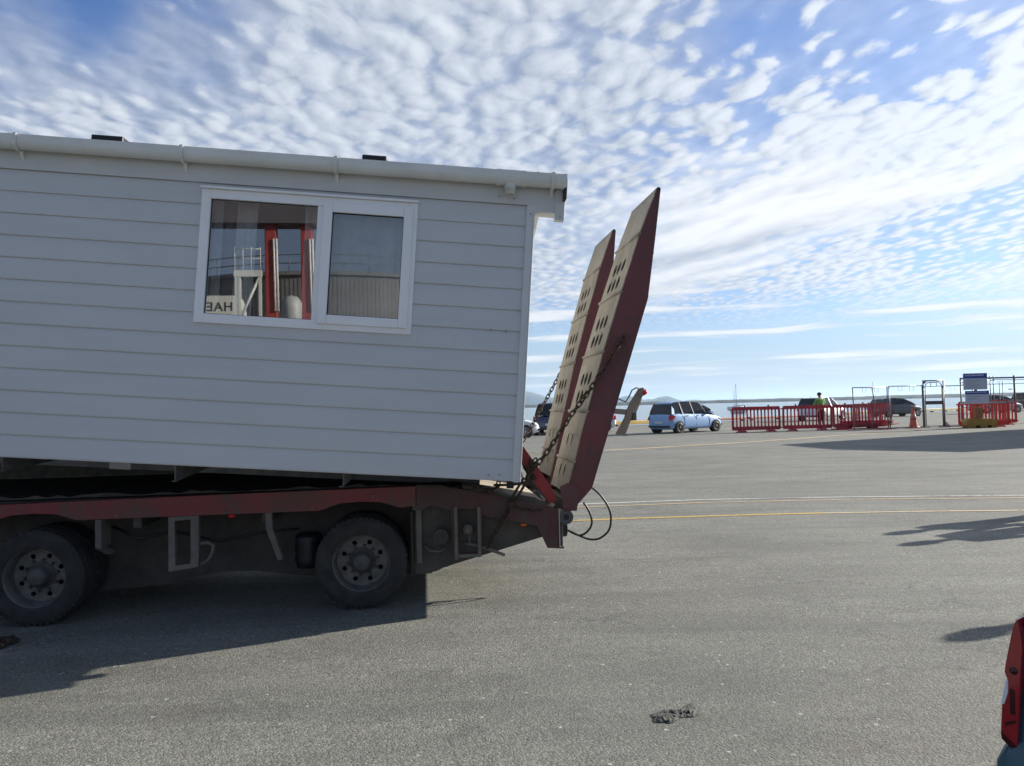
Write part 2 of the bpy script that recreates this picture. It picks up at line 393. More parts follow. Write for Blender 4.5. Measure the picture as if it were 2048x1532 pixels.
def holed_plate(outer, holes, th, M):
    """flat plate with real holes: a filled 2D curve turned into a mesh, moved by M"""
    cu = bpy.data.curves.new('plate', 'CURVE'); cu.dimensions = '2D'; cu.fill_mode = 'BOTH'; cu.extrude = th / 2
    for loop in [outer] + holes:
        sp = cu.splines.new('POLY'); sp.points.add(len(loop) - 1); sp.use_cyclic_u = True
        for q, p in zip(sp.points, loop): q.co = (p[0], p[1], 0, 1)
    ob = bpy.data.objects.new('plate', cu); scene.collection.objects.link(ob)
    me = bpy.data.meshes.new_from_object(ob.evaluated_get(bpy.context.evaluated_depsgraph_get()))
    bpy.data.objects.remove(ob); bpy.data.curves.remove(cu)
    me.transform(M); me.update(); return me
def oval(cx, cy, rx, ry, n=14): return [(cx + rx * math.cos(2 * math.pi * k / n), cy + ry * math.sin(2 * math.pi * k / n)) for k in range(n)]
def slot(cx, y0, y1, w, n=6):
    a = [(cx + w * math.cos(math.pi * k / n), y1 - w + w * math.sin(math.pi * k / n)) for k in range(n + 1)]
    return a + [(cx - w * math.cos(math.pi * k / n), y0 + w - w * math.sin(math.pi * k / n)) for k in range(n + 1)]
AX_Y = Matrix.Rotation(R(90), 4, 'X')            # lathe axis z -> -y  (towards the camera for h > 0)
XZ = Matrix(((1, 0, 0, 0), (0, 0, -1, 0), (0, 1, 0, 0), (0, 0, 0, 1)))   # plate xy -> xz
def copy_tree(o, parent=None):
    c = o.copy(); scene.collection.objects.link(c)
    if parent: c.parent = parent; c.matrix_parent_inverse = o.matrix_parent_inverse.copy()
    for ch in list(o.children): copy_tree(ch, c)
    return c
def chain_mesh(mb, path, link_len=.062, wid=.017, r=.0065, jitter=.15):
    """steel links strung along a path"""
    pts = [Vector(p) for p in path]; segs = [(b - a).length for a, b in zip(pts, pts[1:])]; L = sum(segs)
    n = max(2, int(L / (link_len * .74))); up = Vector((0, 0, 1))
    def at(d):
        for (a, b, l) in zip(pts, pts[1:], segs):
            if d <= l: return a + (b - a) * (d / l), (b - a).normalized()
            d -= l
        return pts[-1], (pts[-1] - pts[-2]).normalized()
    for i in range(n):
        c, t = at((i + .5) * L / n)
        s = t.cross(Vector((.3, .9, .2))).normalized(); w = t.cross(s)
        ang = (math.pi / 2 if i % 2 else 0) + random.uniform(-jitter, jitter) + .5
        s2 = s * math.cos(ang) + w * math.sin(ang); h = link_len / 2 - wid
        loop = [c + t * (h + wid * math.sin(a)) + s2 * wid * math.cos(a) for a in [math.pi * k / 5 for k in range(6)]]
        loop += [c - t * (h + wid * math.sin(a)) - s2 * wid * math.cos(a) for a in [math.pi * k / 5 for k in range(6)]]
        mb.tube(loop, r, 6, closed=True)
    return mb

# ------------------------------------------------------------------ setting
def build_setting():
    # yard, one sheet out to the quay edge, with the quay wall's face down to the water
    edge = [(-400, 54.0), (7.5, 54.2), (47.6, 80.9), (400, 315)]
    mb = MB(); mb.prism([(x, y, 0) for x, y in [(-400, -400), (400, -400)] + edge[::-1]], (0, 0, -4.0))
    tag(mb.build('ground', mat_asphalt()), kind='structure')
    # water reaches the horizon
    mb = MB(); mb.faces([(-30000, 40, -2.5), (30000, 40, -2.5), (30000, 32000, -2.5), (-30000, 32000, -2.5)], [(0, 1, 2, 3)])
    tag(mb.build('water', mat_water()), kind='structure')
    # low spit across the bay
    def ridge(name, x0, x1, n, y0, depth, hf, mat):
        mb = MB(); rows = []
        for i in range(n + 1):
            x = x0 + (x1 - x0) * i / n; h = hf(x)
            rows.append([(x, y0(x), -3), (x, y0(x) + depth * .08, -2.5 + (h + 2.5) * .75), (x, y0(x) + depth * .3, h), (x, y0(x) + depth, -3)])
        vs = [[mb.bm.verts.new(p) for p in r] for r in rows]
        for a, b in zip(vs, vs[1:]):
            for k in range(3): mb.bm.faces.new((a[k], b[k], b[k + 1], a[k + 1])).smooth = True
        tag(mb.build(name, mat), kind='structure')
    rnd = random.Random(3); ph = [rnd.uniform(0, 6) for _ in range(8)]
    def hs(x):
        h = 5.9 + .0010 * x + .5 * math.sin(x / 190 + ph[0]) + .4 * math.sin(x / 61 + ph[1]) + .3 * math.sin(x / 23 + ph[2]) + .25 * math.sin(x / 9 + ph[3]) + rnd.uniform(-.25, .25)
        return h
    ridge('far_shore', -2600, 4200, 1500, lambda x: 2000 - .02 * x, 160, hs, mat_land("shore_scrub", (.045, .055, .05), (.09, .10, .085), .03))
    def hh(x):
        x = x * 1.875
        pk = 330 * math.exp(-((x - 150) / 620) ** 2) + 240 * math.exp(-((x + 900) / 700) ** 2) + 150 * math.exp(-((x - 1150) / 420) ** 2) + 172 * math.exp(-((x - 2330) / 380) ** 2) + 150 * math.exp(-((x - 3060) / 260) ** 2) + 60 * math.exp(-((x - 3650) / 300) ** 2)
        return (pk + 8 * math.sin(x / 70) + 5 * math.sin(x / 31 + 1) - 12) / 1.875
    ridge('hills', -2250, 2800, 260, lambda x: 8000, 900, hh, mat_land("hill_bush", (.05, .07, .06), (.10, .11, .09), .002))
    # painted lines, 4 mm above the yard
    def line(name, pts, w, mat, z=.004):
        mb = MB(); P = [Vector((x, y, z)) for x, y in pts]; L = []
        for i, p in enumerate(P):
            t = (P[min(i + 1, len(P) - 1)] - P[max(i - 1, 0)]).normalized(); s = Vector((-t.y, t.x, 0)) * w / 2; L.append((p - s, p + s))
        for a, b in zip(L, L[1:]): mb.faces([a[0], b[0], b[1], a[1]], [(0, 1, 2, 3)])
        tag(mb.build(name, mat), kind='structure')
    yel = mat_line("worn_yellow_paint", (.50, .33, .075), .62); yel2 = mat_line("very_worn_cream_paint", (.55, .42, .24), .60)
    wht = mat_line("worn_white_paint", (.55, .53, .47), .60); org = mat_line("worn_orange_paint", (.50, .36, .20), .60); wht2 = mat_line("faint_white_paint", (.40, .40, .40), .50)
    line('yellow_line', [(-6, 9.9), (.8, 10.36), (1.82, 10.44), (3.19, 10.5), (4.2, 10.5)], .105, yel)
    line('yellow_line', [(4.2, 10.5), (5.54, 10.44), (6.79, 10.32), (12, 9.7)], .085, yel2)
    line('white_line', [(-6, 11.5), (1.26, 12.08), (2.95, 12.25), (5.28, 12.15), (7.81, 11.84), (14, 11)], .085, wht)
    line('white_line', [(-6, 11.2), (1.22, 11.72), (2.86, 11.88), (5.17, 11.85), (7.66, 11.55), (14, 10.7)], .075, org)
    line('yellow_line', [(-8, 23.5), (.5, 25.2), (2.99, 25.91), (4.73, 26.7), (8.92, 29.04), (12.92, 31.92), (16.15, 33.9), (21.24, 37.44), (30, 44)], .32, org)
    line('white_line', [(-8, 24.6), (.55, 25.3), (3.6, 25.6)], .18, wht2)
    line('white_line', [(2.2, 24.6), (5.58, 26.0), (8.22, 26.3), (17, 25.4), (30, 24)], .16, wht2)
    line('white_line', [(-9, 36.6), (.81, 37.2), (4.2, 38.0)], .2, wht2)
    line('white_line', [(10.2, 42.6), (12.2, 43.4), (14, 44.2)], .22, wht)
    # broken tar scar in the near asphalt
    mb = MB(); rr = random.Random(5); n = 26; N = 9
    grid = []
    for j in range(N + 1):
        row = []
        for i in range(n + 1):
            a, b = i / n, j / N
            x = .655 + a * .235; yc = 3.83 + .10 * a ** 1.5 + (b - .5) * (.10 + .06 * math.sin(a * 5) ** 2)
            edge = min(a, 1 - a, b, 1 - b) * 6
            rim = 1.0 if (a < .22 and b < .6) or abs(b - (1.25 - a)) < .16 or b < .22 else .25
            z = .0045 + min(1, edge) * rr.uniform(.3, 1) * .013 * rim
            row.append(mb.bm.verts.new((x + rr.uniform(-.004, .004), yc + rr.uniform(-.004, .004), z)))
        grid.append(row)
    for j in range(N):
        for i in range(n):
            if rr.random() < .84: mb.bm.faces.new((grid[j][i], grid[j][i + 1], grid[j + 1][i + 1], grid[j + 1][i]))
    tag(mb.build('tar_scar', mat_grime("tar", (.02, .02, .019), (.15, .145, .13), .9, 24)), kind='structure')
build_setting()

def kerb_piece(a, b, mat, label, w=.3, h=.28):
    a = Vector((*a, 0)); b = Vector((*b, 0)); d = (b - a); L = d.length
    t = thing('quay_kerb', label, 'kerb', a, math.atan2(d.y, d.x), 'timber kerbs along the quay edge')
    mb = MB(); mb.box((0, -w / 2, .09), (L, w / 2, .09 + h)); mb.build('beam', mat, t, .03)
    mb = MB()
    k = max(2, int(L / 2.2))
    for i in range(k): x = .3 + (L - .6) * i / (k - 1); mb.box((x - .12, -w / 2 + .02, 0), (x + .12, w / 2 - .02, .09))
    mb.build('block', simple("dark_timber", (.05, .045, .04), .8), t)
ky = simple("yellow_kerb_paint", (.52, .33, .05), .6, 0, .2, 3, (.2, .15, .08)); kr = simple("orange_kerb_paint", (.36, .12, .07), .6, 0, .2, 3, (.3, .15, .1)); kp = simple("pale_yellow_kerb_paint", (.5, .42, .2), .6, 0, .2, 1.2, (.06, .05, .04), .8)
kerb_piece((-1.0, 53.6), (6.4, 53.65), ky, 'yellow quay kerb seen behind the raised ramps')
kerb_piece((6.9, 53.2), (12.2, 56.9), ky, 'yellow quay kerb between tail light bracket and blue hatchback', .35, .26)
kerb_piece((15.2, 58.8), (18.4, 61.0), kr, 'orange quay kerb just past the nose of the blue hatchback', .35, .2)
kerb_piece((18.8, 61.2), (27.6, 67.1), kr, 'orange quay kerb seen through the slots of the red barriers', .3, .18)
kerb_piece((28, 67.4), (36.6, 73.1), kp, 'pale yellow quay kerb beyond the dark grey car')
kerb_piece((37.2, 73.5), (52.5, 83.7), kp, 'pale yellow quay kerb seen through the pedestrian gate', .3, .26)

# ------------------------------------------------------------------ mobile home
M_SID = mat_siding()
WHITE = simple("white_upvc", (.86, .86, .86), .32, 0, .03, 3); GUT = simple("white_gutter_plastic", (.72, .72, .68), .4, 0, .05, 3, (.4, .39, .34), .3)
BLACKP = simple("black_plastic", (.012, .012, .014), .45); RUBBER = simple("rubber_seal", (.012, .012, .012), .6)
GALV = mat_grime("dull_galvanised_steel", (.16, .165, .17), (.26, .265, .27), .55, 7, .6)
def build_house():
    Mx = Matrix(((.994728, -.067477, .077226, .028471), (.067274, .997721, .005223, 5.6), (-.077402, 0, .996997, 1.003733), (0, 0, 0, 1)))
    h = thing('mobile_home', 'pale grey weatherboard mobile home tilted on the low loader trailer', 'mobile home', matrix=Mx)
    L = 9.2; W = 3.66; s = .1554; NB = 13
    wu0, wu1, wv0, wv1 = -2.369, -.835, 1.035, 1.972
    # weatherboards with the shadow groove under each board
    mb = MB()
    def strip(u0, u1, lo, hi):
        prof = []
        for k in range(NB):
            z = k * s
            prof += [(.002, z), (.002, z + .003), (-.009, z + .004), (-.011, z + .012), (-.006, z + s - .030), (-.002, z + s - .012), (.0, z + s - .001)]
        prof.append((.0, NB * s)); pr = []
        for (a, b) in zip(prof, prof[1:]):
            if b[1] <= lo + 1e-6 or a[1] >= hi - 1e-6: continue
            def cl(p, q):
                z = min(max(p[1], lo), hi); f = 0 if q[1] == p[1] else (z - p[1]) / (q[1] - p[1]); return (p[0] + (q[0] - p[0]) * f, z)
            A, B = cl(a, b), cl(b, a)
            mb.faces([(u0, A[0], A[1]), (u1, A[0], A[1]), (u1, B[0], B[1]), (u0, B[0], B[1])], [(0, 1, 2, 3)])
    H = NB * s
    strip(-L, wu0, 0, H); strip(wu1, 0, 0, H); strip(wu0, wu1, 0, wv0); strip(wu0, wu1, wv1, H)
    wall = mb.build('wall', M_SID, h)
    mb = MB(); mb.box((-L + .035, .055, .03), (-.045, W - .045, .06)); mb.build('floor', simple("floor_board", (.05, .045, .04), .8), h)
    mb = MB()
    mb.box((-.04, .012, 0), (-.005, W, 2.2)); mb.box((-L, .012, 0), (-L + .03, W, 2.2)); mb.box((-L + .03, W - .04, 0), (-.04, W, 2.2))
    # inner lining of the near wall, open at the window
    for a in ((-L + .03, wu0), (wu1, -.04)): mb.box((a[0], .012, 0), (a[1], .05, 2.2))
    mb.box((wu0, .012, 0), (wu1, .05, wv0)); mb.box((wu0, .012, wv1), (wu1, .05, 2.2))
    mb.box((-L + .03, .012, 2.201), (-.04, W, 2.212))
    mb.build('inner_wall', simple("inner_lining", (.10, .09, .085), .8), h)
    mb = MB()
    for k in range(NB):
        z = k * s; mb.prism([(-.004, .05, z + .004), (.008, .05, z + .004), (.003, .05, z + s - .02), (-.004, .05, z + s)], (0, W - .09, 0))
    mb.box((-.0045, .05, H), (-.001, W - .04, 2.16)); mb.build('end_wall', M_SID, h)
    mb = MB(); mb.box((-.046, -.024, -.002), (.004, .012, H)); mb.box((.004, -.024, -.002), (.016, .05, H)); mb.build('corner_trim', GUT if False else simple("trim_paint", (.62, .625, .62), .4, 0, .04), h, .004)
    # flat fascia band, its boxed end over the gable
    fm = simple("fascia_paint", (.58, .585, .565), .42, 0, .05, 3)
    mb = MB(); mb.box((-L, -.020, H + .002), (.162, .012, 2.205)); mb.box((-.045, -.0225, 1.975), (.162, .010, H + .004))
    mb.build('fascia', fm, h)
    mb = MB(); mb.box((.160, -.030, 1.925), (.232, .04, 2.205)); 
    tp = W / 2 * math.tan(R(15))
    mb.prism([(.182, .041, 2.03), (.182, W / 2, 2.03 + tp), (.182, W - .04, 2.03), (.182, W - .04, 2.19), (.182, W / 2, 2.19 + tp), (.182, .041, 2.19)], (.046, 0, 0)); mb.build('barge_board', fm, h, .004)
    mb = MB(); mb.prism([(-.040, .06, 2.15), (-.040, W - .06, 2.15), (-.040, W / 2, 2.13 + tp)], (.05, 0, 0)); mb.build('gable', fm, h); mb = MB(); mb.prism([(-L, .06, 2.15), (-L, W - .06, 2.15), (-L, W / 2, 2.13 + tp)], (.05, 0, 0)); mb.build('gable', fm, h)
    mb = MB(); mb.box((.018, .012, 1.985), (.178, .16, 2.0)); mb.build('soffit', fm, h)
    for (u, v) in ((-.015, 1.955), (.20, 1.95), (-.14, 2.06), (-.25, 2.07), (-.22, .04), (-.14, .045), (-.26, 1.09), (-.15, 1.085)): mb = MB(); mb.cyl((u, -.0, v), (u, -.034, v), .0045, 8); mb.build('nail_head', simple("nail_steel", (.2, .19, .18), .5, .5), h)
    # roof: low gable of ribbed dark sheet
    rf = simple("charcoal_roof", (.018, .02, .026), .5)
    mb = MB(); e = 2.222; rg = e + W / 2 * math.tan(R(15))
    mb.prism([(-L - .2, -.075, e), (-L - .2, -.075, e + .016), (-L - .2, W / 2, rg + .016), (-L - .2, W + .075, e + .016), (-L - .2, W + .075, e), (-L - .2, W / 2, rg)], (L + .425, 0, 0))
    k = 0; u = -L
    while u < .2:
        mb.tube([(u, -.082, e + .019), (u, W / 2, rg + .019), (u, W + .08, e + .019)], .011, 8); u += .197
    for u in (-.66, -.42, -.15, .02, .12): mb.cyl((u, -.05, e + .018), (u, -.05, e + .040), .007, 6)
    mb.build('roof', rf, h)
    mb = MB(); mb.box((.212, -.11, 2.06), (.236, .02, 2.215)); mb.build('eave_cap', BLACKP, h, .01)
    for (a, b) in ((-3.17, -2.95), (-1.262, -1.085)):
        mb = MB(); mb.box((a, .0, e), (b, .26, e + .092)); o = mb.build('roof_vent', BLACKP, h, .008)
        mb = MB()
        for q in range(4): mb.box((a + .012, -.004, e + .034 + q * .013), (b - .012, .0, e + .040 + q * .013))
        mb.build('louvre', BLACKP, o)
    # gutter
    gz, gy, gr = 2.192, -.083, .052
    ring = [(gy + gr * math.cos(a), gz + gr * math.sin(a)) for a in [math.pi + math.pi * k / 12 for k in range(13)]]
    sec = [(gy - gr, gz + .042)] + ring + [(gy + gr, gz + .042)]
    inn = [(gy + (p[0] - gy) * .93, gz + (p[1] - gz) * .93 if p[1] < gz else p[1]) for p in sec][::-1]
    prof = sec + inn
    mb = MB(); mb.loft([[(u, p[0], p[1]) for p in prof] for u in (-L, .222)], smooth=False)
    mb.xz([(0, 0)] * 0 or [(.220, gz + .042), (.2265, gz + .042), (.2265, gz - .055), (.220, gz - .055)], gy - gr - .004, gy + gr + .004) if False else None
    g = mb.build('gutter', GUT, h)
    mb = MB()   # stop end
    M = Matrix.Translation((.2222, gy, gz)) @ Matrix.Rotation(R(90), 4, 'Y')
    c = [(gy - gr - .003, gz + .044)] + [(gy + (gr + .003) * math.cos(a), gz + (gr + .003) * math.sin(a)) for a in [math.pi + math.pi * k / 12 for k in range(13)]] + [(gy + gr + .003, gz + .044)]
    mb.prism([(.2, p[0], p[1]) for p in c], (.027, 0, 0)); mb.build('stop_end', GUT, g)
    for u in [-8.1, -7.0, -5.87, -4.75, -3.61, -2.49, -1.425, .127]:
        mb = MB(); w = .012
        c2 = [(gy + (gr + .005) * math.cos(a), gz + (gr + .005) * math.sin(a)) for a in [math.pi + math.pi * k / 12 for k in range(13)]]
        c2 = [(gy - gr - .005, gz + .045)] + c2 + [(-.02, gz - .085), (-.02, gz - .105)] + [(gy + (gr + .012) * math.cos(a), gz + (gr + .012) * math.sin(a)) for a in [R(300), R(270), R(240), R(210), R(180)]] + [(gy - gr - .010, gz + .048)]
        mb.prism([(u - w, p[0], p[1]) for p in c2], (2 * w, 0, 0)); mb.build('gutter_bracket', GUT, g)
    # running outlet
    mb = MB()
    for u in (-.265, -.085):
        c3 = [(gy - gr - .007, gz + .044)] + [(gy + (gr + .007) * math.cos(a), gz + (gr + .007) * math.sin(a)) for a in [math.pi + math.pi * k / 12 for k in range(13)]] + [(gy + gr + .007, gz + .044)]
        mb.prism([(u - .013, p[0], p[1]) for p in c3], (.026, 0, 0))
    c4 = [(gy - gr - .004, gz + .043)] + [(gy + (gr + .004) * math.cos(a), gz + (gr + .004) * math.sin(a)) for a in [math.pi + math.pi * k / 12 for k in range(13)]] + [(gy + gr + .004, gz + .043)]
    mb.prism([(-.254, p[0], p[1]) for p in c4], (.158, 0, 0))
    mb.lathe([(.060, .045), (.043, .02), (.038, .012), (.038, -.015), (.043, -.018), (.043, -.030), (.036, -.030), (.036, -.072), (.031, -.072), (.031, -.03), (0, -.03)], Matrix.Translation((-.180, gy, gz - .048)), 24)
    mb.build('gutter_outlet', GUT, g)
    # window
    wn = MB(); fd = -.030
    def frame(mb, u0, u1, v0, v1, w, y0, y1, wb=None):
        wb = wb or w
        mb.box((u0, y0, v0), (u0 + w, y1, v1)); mb.box((u1 - w, y0, v0), (u1, y1, v1))
        mb.box((u0 + w, y0, v0), (u1 - w, y1, v0 + wb)); mb.box((u0 + w, y0, v1 - w), (u1 - w, y1, v1))
    O = (wu0, wu1, 1.018, 1.975)
    frame(wn, O[0], O[1], O[2], O[3], .066, -.026, .045)
    wn.box((-1.549, -.026, O[2] + .066), (-1.498, .045, O[3] - .066))
    win = wn.build('window', WHITE, h, .004)
    mb = MB(); mb.box((wu0 - .006, -.050, 1.9755), (wu1 + .006, .0, 1.992)); mb.build('head_flashing', WHITE, win, .003)
    mb = MB(); frame(mb, -1.507, -.866, 1.060, 1.932, .066, -.044, -.0265, .066); mb.build('opening_sash', WHITE, win, .005)
    mb = MB(); mb.faces([(-2.31, .004, 1.07), (-1.54, .004, 1.07), (-1.54, .004, 1.93), (-2.31, .004, 1.93)], [(0, 1, 2, 3)]); mb.build('pane', mat_glass("large_pane_glass", .23), win)
    mb = MB(); mb.faces([(-1.46, -.012, 1.10), (-.90, -.012, 1.10), (-.90, -.012, 1.90), (-1.46, -.012, 1.90)], [(0, 1, 2, 3)]); mb.build('pane', mat_glass("window_glass", .17), win)
    mb = MB()
    for (u0, u1, v0, v1, y) in ((-2.303, -1.549, 1.084, 1.909, .002), (-1.441, -.932, 1.126, 1.866, -.014)):
        frame(mb, u0, u1, v0, v1, .0045, y - .006, y)
    mb.build('seal', RUBBER, win)
    # curtains inside: gathered nets
    def curtain(u0, u1, amp, fr, y, lab, mat):
        mb = MB(); n = int((u1 - u0) * 130); cols = []
        for i in range(n + 1):
            u = u0 + (u1 - u0) * i / n; yy = y + amp * math.sin(u * fr) + amp * .5 * math.sin(u * fr * 2.3 + 1)
            cols.append((mb.bm.verts.new((u, yy, 1.0)), mb.bm.verts.new((u + .01 * math.sin(u * 9), yy, 2.0))))
        for a, b in zip(cols, cols[1:]): mb.bm.faces.new((a[0], b[0], b[1], a[1])).smooth = True
        mb.build('curtain', mat, h, fix=False)
    net = mat_translucent("net_curtain", (.85, .84, .83), .35, .9); dk = simple("dark_curtain", (.16, .12, .13), .9)
    curtain(-1.53, -.80, .0035, 70, .10, '', net)
    curtain(-2.38, -2.25, .014, 80, .12, '', net); curtain(-2.16, -2.02, .012, 90, .15, '', net); curtain(-1.66, -1.52, .014, 85, .14, '', net)
    curtain(-2.28, -2.06, .01, 60, .20, '', dk)
    # chassis: two rails, outriggers to the wall
    mb = MB()
    for y in (.95, 2.65): mb.box((-L + .2, y, -.052), (-.25, y + .06, -.135))
    mb.build('chassis_rail', GALV, h)
    for u in (-7.16, -5.98, -4.80, -3.62, -2.44, -1.26):
        for (y0, y1) in ((.03, .95), (W - .03, 2.71)):
            mb = MB(); dz = -.10 if abs(u + 2.44) > .1 else -.118
            mb.prism([(u, y0, -.004), (u, y0, dz + .012), (u, y0 + (.03 if y1 > y0 else -.03), dz), (u, y1, -.06), (u, y1, -.004)], (.004, 0, 0))
            mb.prism([(u, y0 + (.03 if y1 > y0 else -.03), dz), (u, y1, -.06), (u, y1, -.064), (u, y0 + (.03 if y1 > y0 else -.03), dz - .004)], (-.03, 0, 0))
            mb.build('outrigger', GALV, h)
    for y in (.08, 3.42): mb = MB(); mb.box((-.075, y, -.06), (-.025, y + .07, -.002)); mb.build('corner_foot', BLACKP, h)
    mb = MB(); mb.box((-3.12, .55, -.10), (-2.96, .60, -.04)); mb.build('jack_plate', simple("pale_steel", (.5, .52, .54), .4), h)
    # packing timbers that carry the chassis on the deck
    for u, d in ((-7.8, .82), (-5.2, .61), (-.30, .215)):
        for y in (.93, 2.63): mb = MB(); mb.box((u - .08, y, -.136), (u + .02, y + .10, -.136 - d * .42)); mb.build('packing_block', simple("dark_timber", (.05, .045, .04), .8), h)
    return h
house = build_house()

# ------------------------------------------------------------------ low loader
RED = mat_rusty_red(); RED2 = mat_rusty_red("ramp_red_paint", (.13, .032, .035), (.085, .052, .048), .65)
GRIME = mat_grime("grimy_chassis", (.040, .036, .032), (.095, .084, .071)); DUSTY = mat_grime("dusty_brackets", (.10, .093, .081), (.19, .172, .146))
DARKRED = mat_rusty_red("dirty_dark_red", (.085, .026, .026), (.085, .072, .060), .9); TYRE = mat_grime("tyre_rubber", (.018, .018, .0185), (.048, .046, .044), .85, 9)
RIM = mat_grime("dirty_rim_steel", (.10, .098, .094), (.20, .195, .185), .6, 12, .3); CHAIN = mat_grime("rusty_chain_steel", (.04, .028, .02), (.11, .075, .05), .7, 30, .5)
TREAD = mat_tread(); DECK = mat_grime("dark_deck_timber", (.025, .023, .021), (.06, .054, .048), .85, 5)
LAMPRED = simple("red_lens", (.55, .02, .03), .2, 0, .05); LAMPAMB = simple("amber_lens", (.65, .14, .02), .2, 0, .05)
def build_trailer():
    t = thing('low_loader_trailer', 'dirty red low loader trailer with two raised loading ramps carrying a mobile home', 'trailer', (-1.20268, 5.99891, 0), R(6.52))
    Wd = 2.45
    arch = lambda u: [(u + .306, .778), (u + .26, .797), (u + .153, .829), (u, .838), (u - .153, .830), (u - .24, .803), (u - .306, .780)]
    for y0, y1 in ((0, .05), (Wd - .05, Wd)):
        low = []
        pts = [(.43, .790), (.392, .790)] + arch(0) + arch(-2.395) + arch(-4.79) + [(-9, .775), (-9, .915)]
        top = [(-9, .915), (-2.6, .915), (-1.2, .931), (.43, .945)]
        poly = [(.43, .790), (.392, .790)] + arch(0) + arch(-2.395) + arch(-4.79) + [(-9, .775)] + [(-9, .915), (-2.6, .915), (-1.2, .931), (.43, .945)]
        mb = MB(); mb.xz(poly, y0, y1); mb.build('side_beam', RED, t, .004)
    mb = MB(); mb.box((-9, .055, .85), (.80, Wd - .055, .905)); 
    for i in range(9): y = .06 + i * .26; mb.box((-9, y, .9052), (.79, y + .245, .928))
    mb.build('deck', DECK, t)
    # sloping tail deck, timber-faced and dusty
    pale = mat_grime("dusty_tail_deck", (.30, .26, .20), (.42, .37, .30), .85, 6)
    for i in range(5):
        y = .10 + i * .455
        mb = MB(); mb.xz([(.80, .925), (1.46, .775), (1.46, .735), (.80, .88)], y, y + .435); mb.build('tail_plank', pale, t)
    mb = MB(); rr = random.Random(4)                                  # ragged rubber strip on the tail edge
    top = [(.43, .952), (.62, .945)] + [(.66 + i * .04, .938 - i * .0075 + rr.uniform(-.012, .02)) for i in range(21)]
    mb.xz(top + [(1.46, .75), (1.1, .83), (.78, .90), (.43, .94)], .012, .06); mb.build('edge_strip', GRIME, t)
    # tail side plate with recessed stake pocket
    outer = [(.435, .944), (.78, .909), (1.09, .839), (1.33, .782), (1.45, .752), (1.56, .722), (1.556, .408), (1.466, .416), (1.388, .592), (1.129, .655), (.945, .70), (.945, .380), (.715, .372), (.700, .745), (.54, .787), (.48, .752), (.399, .756), (.40, .79), (.435, .79)]
    hole = [(.755, .755), (.755, .405), (.905, .405), (.905, .745)]
    me = holed_plate(outer, [hole], .03, Matrix.Translation((0, .018, 0)) @ XZ); link('tail_side', me, DARKRED, t)
    me = holed_plate([(x, z) for x, z in outer], [], .03, Matrix.Translation((0, Wd - .018, 0)) @ XZ); link('tail_side', me, DARKRED, t)
    mb = MB()
    for (a, b) in (((.725, .36), (.752, .775)), ((.908, .37), (.935, .765))): mb.box((a[0], -.012, a[1]), (b[0], .0, b[1]))
    mb.box((.752, -.012, .372), (.908, .0, .398)); mb.build('stake_pocket', DUSTY, t, .003)
    # inner webs and tapering underside
    for y in (.50, Wd - .55):
        mb = MB(); mb.xz([(-9, .15), (-1.9, .152), (-1.64, .165), (-1.45, .205), (-1.13, .250), (-.9, .245), (-.61, .20), (-.3, .165), (.41, .15), (.58, .17), (.70, .22), (1.445, .45), (1.52, .56), (1.52, .72), (.43, .86), (-9, .86)], y, y + .05); mb.build('chassis_web', GRIME, t)
    for y in (.07, Wd - .10):
        mb = MB(); mb.xz([(.415, .243), (.545, .246), (.55, .262), (.60, .266), (.61, .284), (.655, .288), (.70, .304), (1.445, .497), (1.52, .60), (1.52, .70), (1.30, .76), (.80, .86), (.415, .86)], y, y + .03); mb.build('rear_web', GRIME, t)
    mb = MB()
    for u in (-8, -7, -6, -5.4, -3.9, -3.2, -1.7, -.75, .55, 1.05): mb.box((u, .05, .70), (u + .06, Wd - .05, .845))
    mb.build('cross_member', GRIME, t)
    mb = MB(); mb.box((.60, .50, .27), (.64, Wd - .5, .74)); mb.box((1.0, .47, .40), (1.03, Wd - .47, .75)); mb.build('rear_panel', GRIME, t)
    # side brackets under the beam
    mb = MB(); mb.box((-1.96, .01, .56), (-1.915, .20, .775)); mb.prism([(-1.96, .01, .56), (-1.915, .01, .56), (-1.875, .10, .50), (-1.92, .10, .50)], (0, .1, 0)); mb.build('hanger_bracket', DUSTY, t, .004)
    me = holed_plate([(-1.432, .776), (-1.435, .365), (-1.252, .385), (-1.215, .395), (-1.212, .778)], [[(-1.388, .745), (-1.385, .408), (-1.272, .416), (-1.270, .750)]], .05, Matrix.Translation((0, .035, 0)) @ XZ); link('stake_frame', me, DUSTY, t)
    mb = MB(); mb.tube([(-1.21, .03, .56), (-1.15, .03, .568), (-1.11, .03, .545), (-1.12, .03, .49), (-1.15, .03, .435), (-1.21, .03, .40)], .013, 8); mb.build('tie_handle', DUSTY, t)
    mb = MB(); mb.prism([(-.722, .01, .78), (-.672, .01, .78), (-.668, .01, .65), (-.59, .01, .42), (-.63, .01, .41), (-.715, .01, .65)], (0, .05, 0)); mb.build('hanger_bracket', DUSTY, t, .004)
    for u in (-.44,):
        mb = MB(); mb.lathe([(0, .0), (.09, .0), (.10, .03), (.112, .07), (.10, .11), (.112, .15), (.10, .19), (.112, .23), (.09, .27), (0, .27)], Matrix.Translation((u, .30, .30)), 20); mb.build('air_spring', BLACKP, t)
    for pts in ([(-1.9, .18, .70), (-1.7, .16, .60), (-1.45, .2, .64), (-1.1, .18, .55), (-.8, .2, .60), (-.5, .22, .62)],):
        mb = MB(); mb.tube(pts, .012, 6); mb.build('air_line', BLACKP, t)
    for u in (-1.80, -1.02, -.36, .10):
        mb = MB(); mb.cyl((u, .0, .80 if abs(u) > .2 else .88), (u, -.010, .80 if abs(u) > .2 else .88), .012, 6); mb.build('bolt', DUSTY, t)
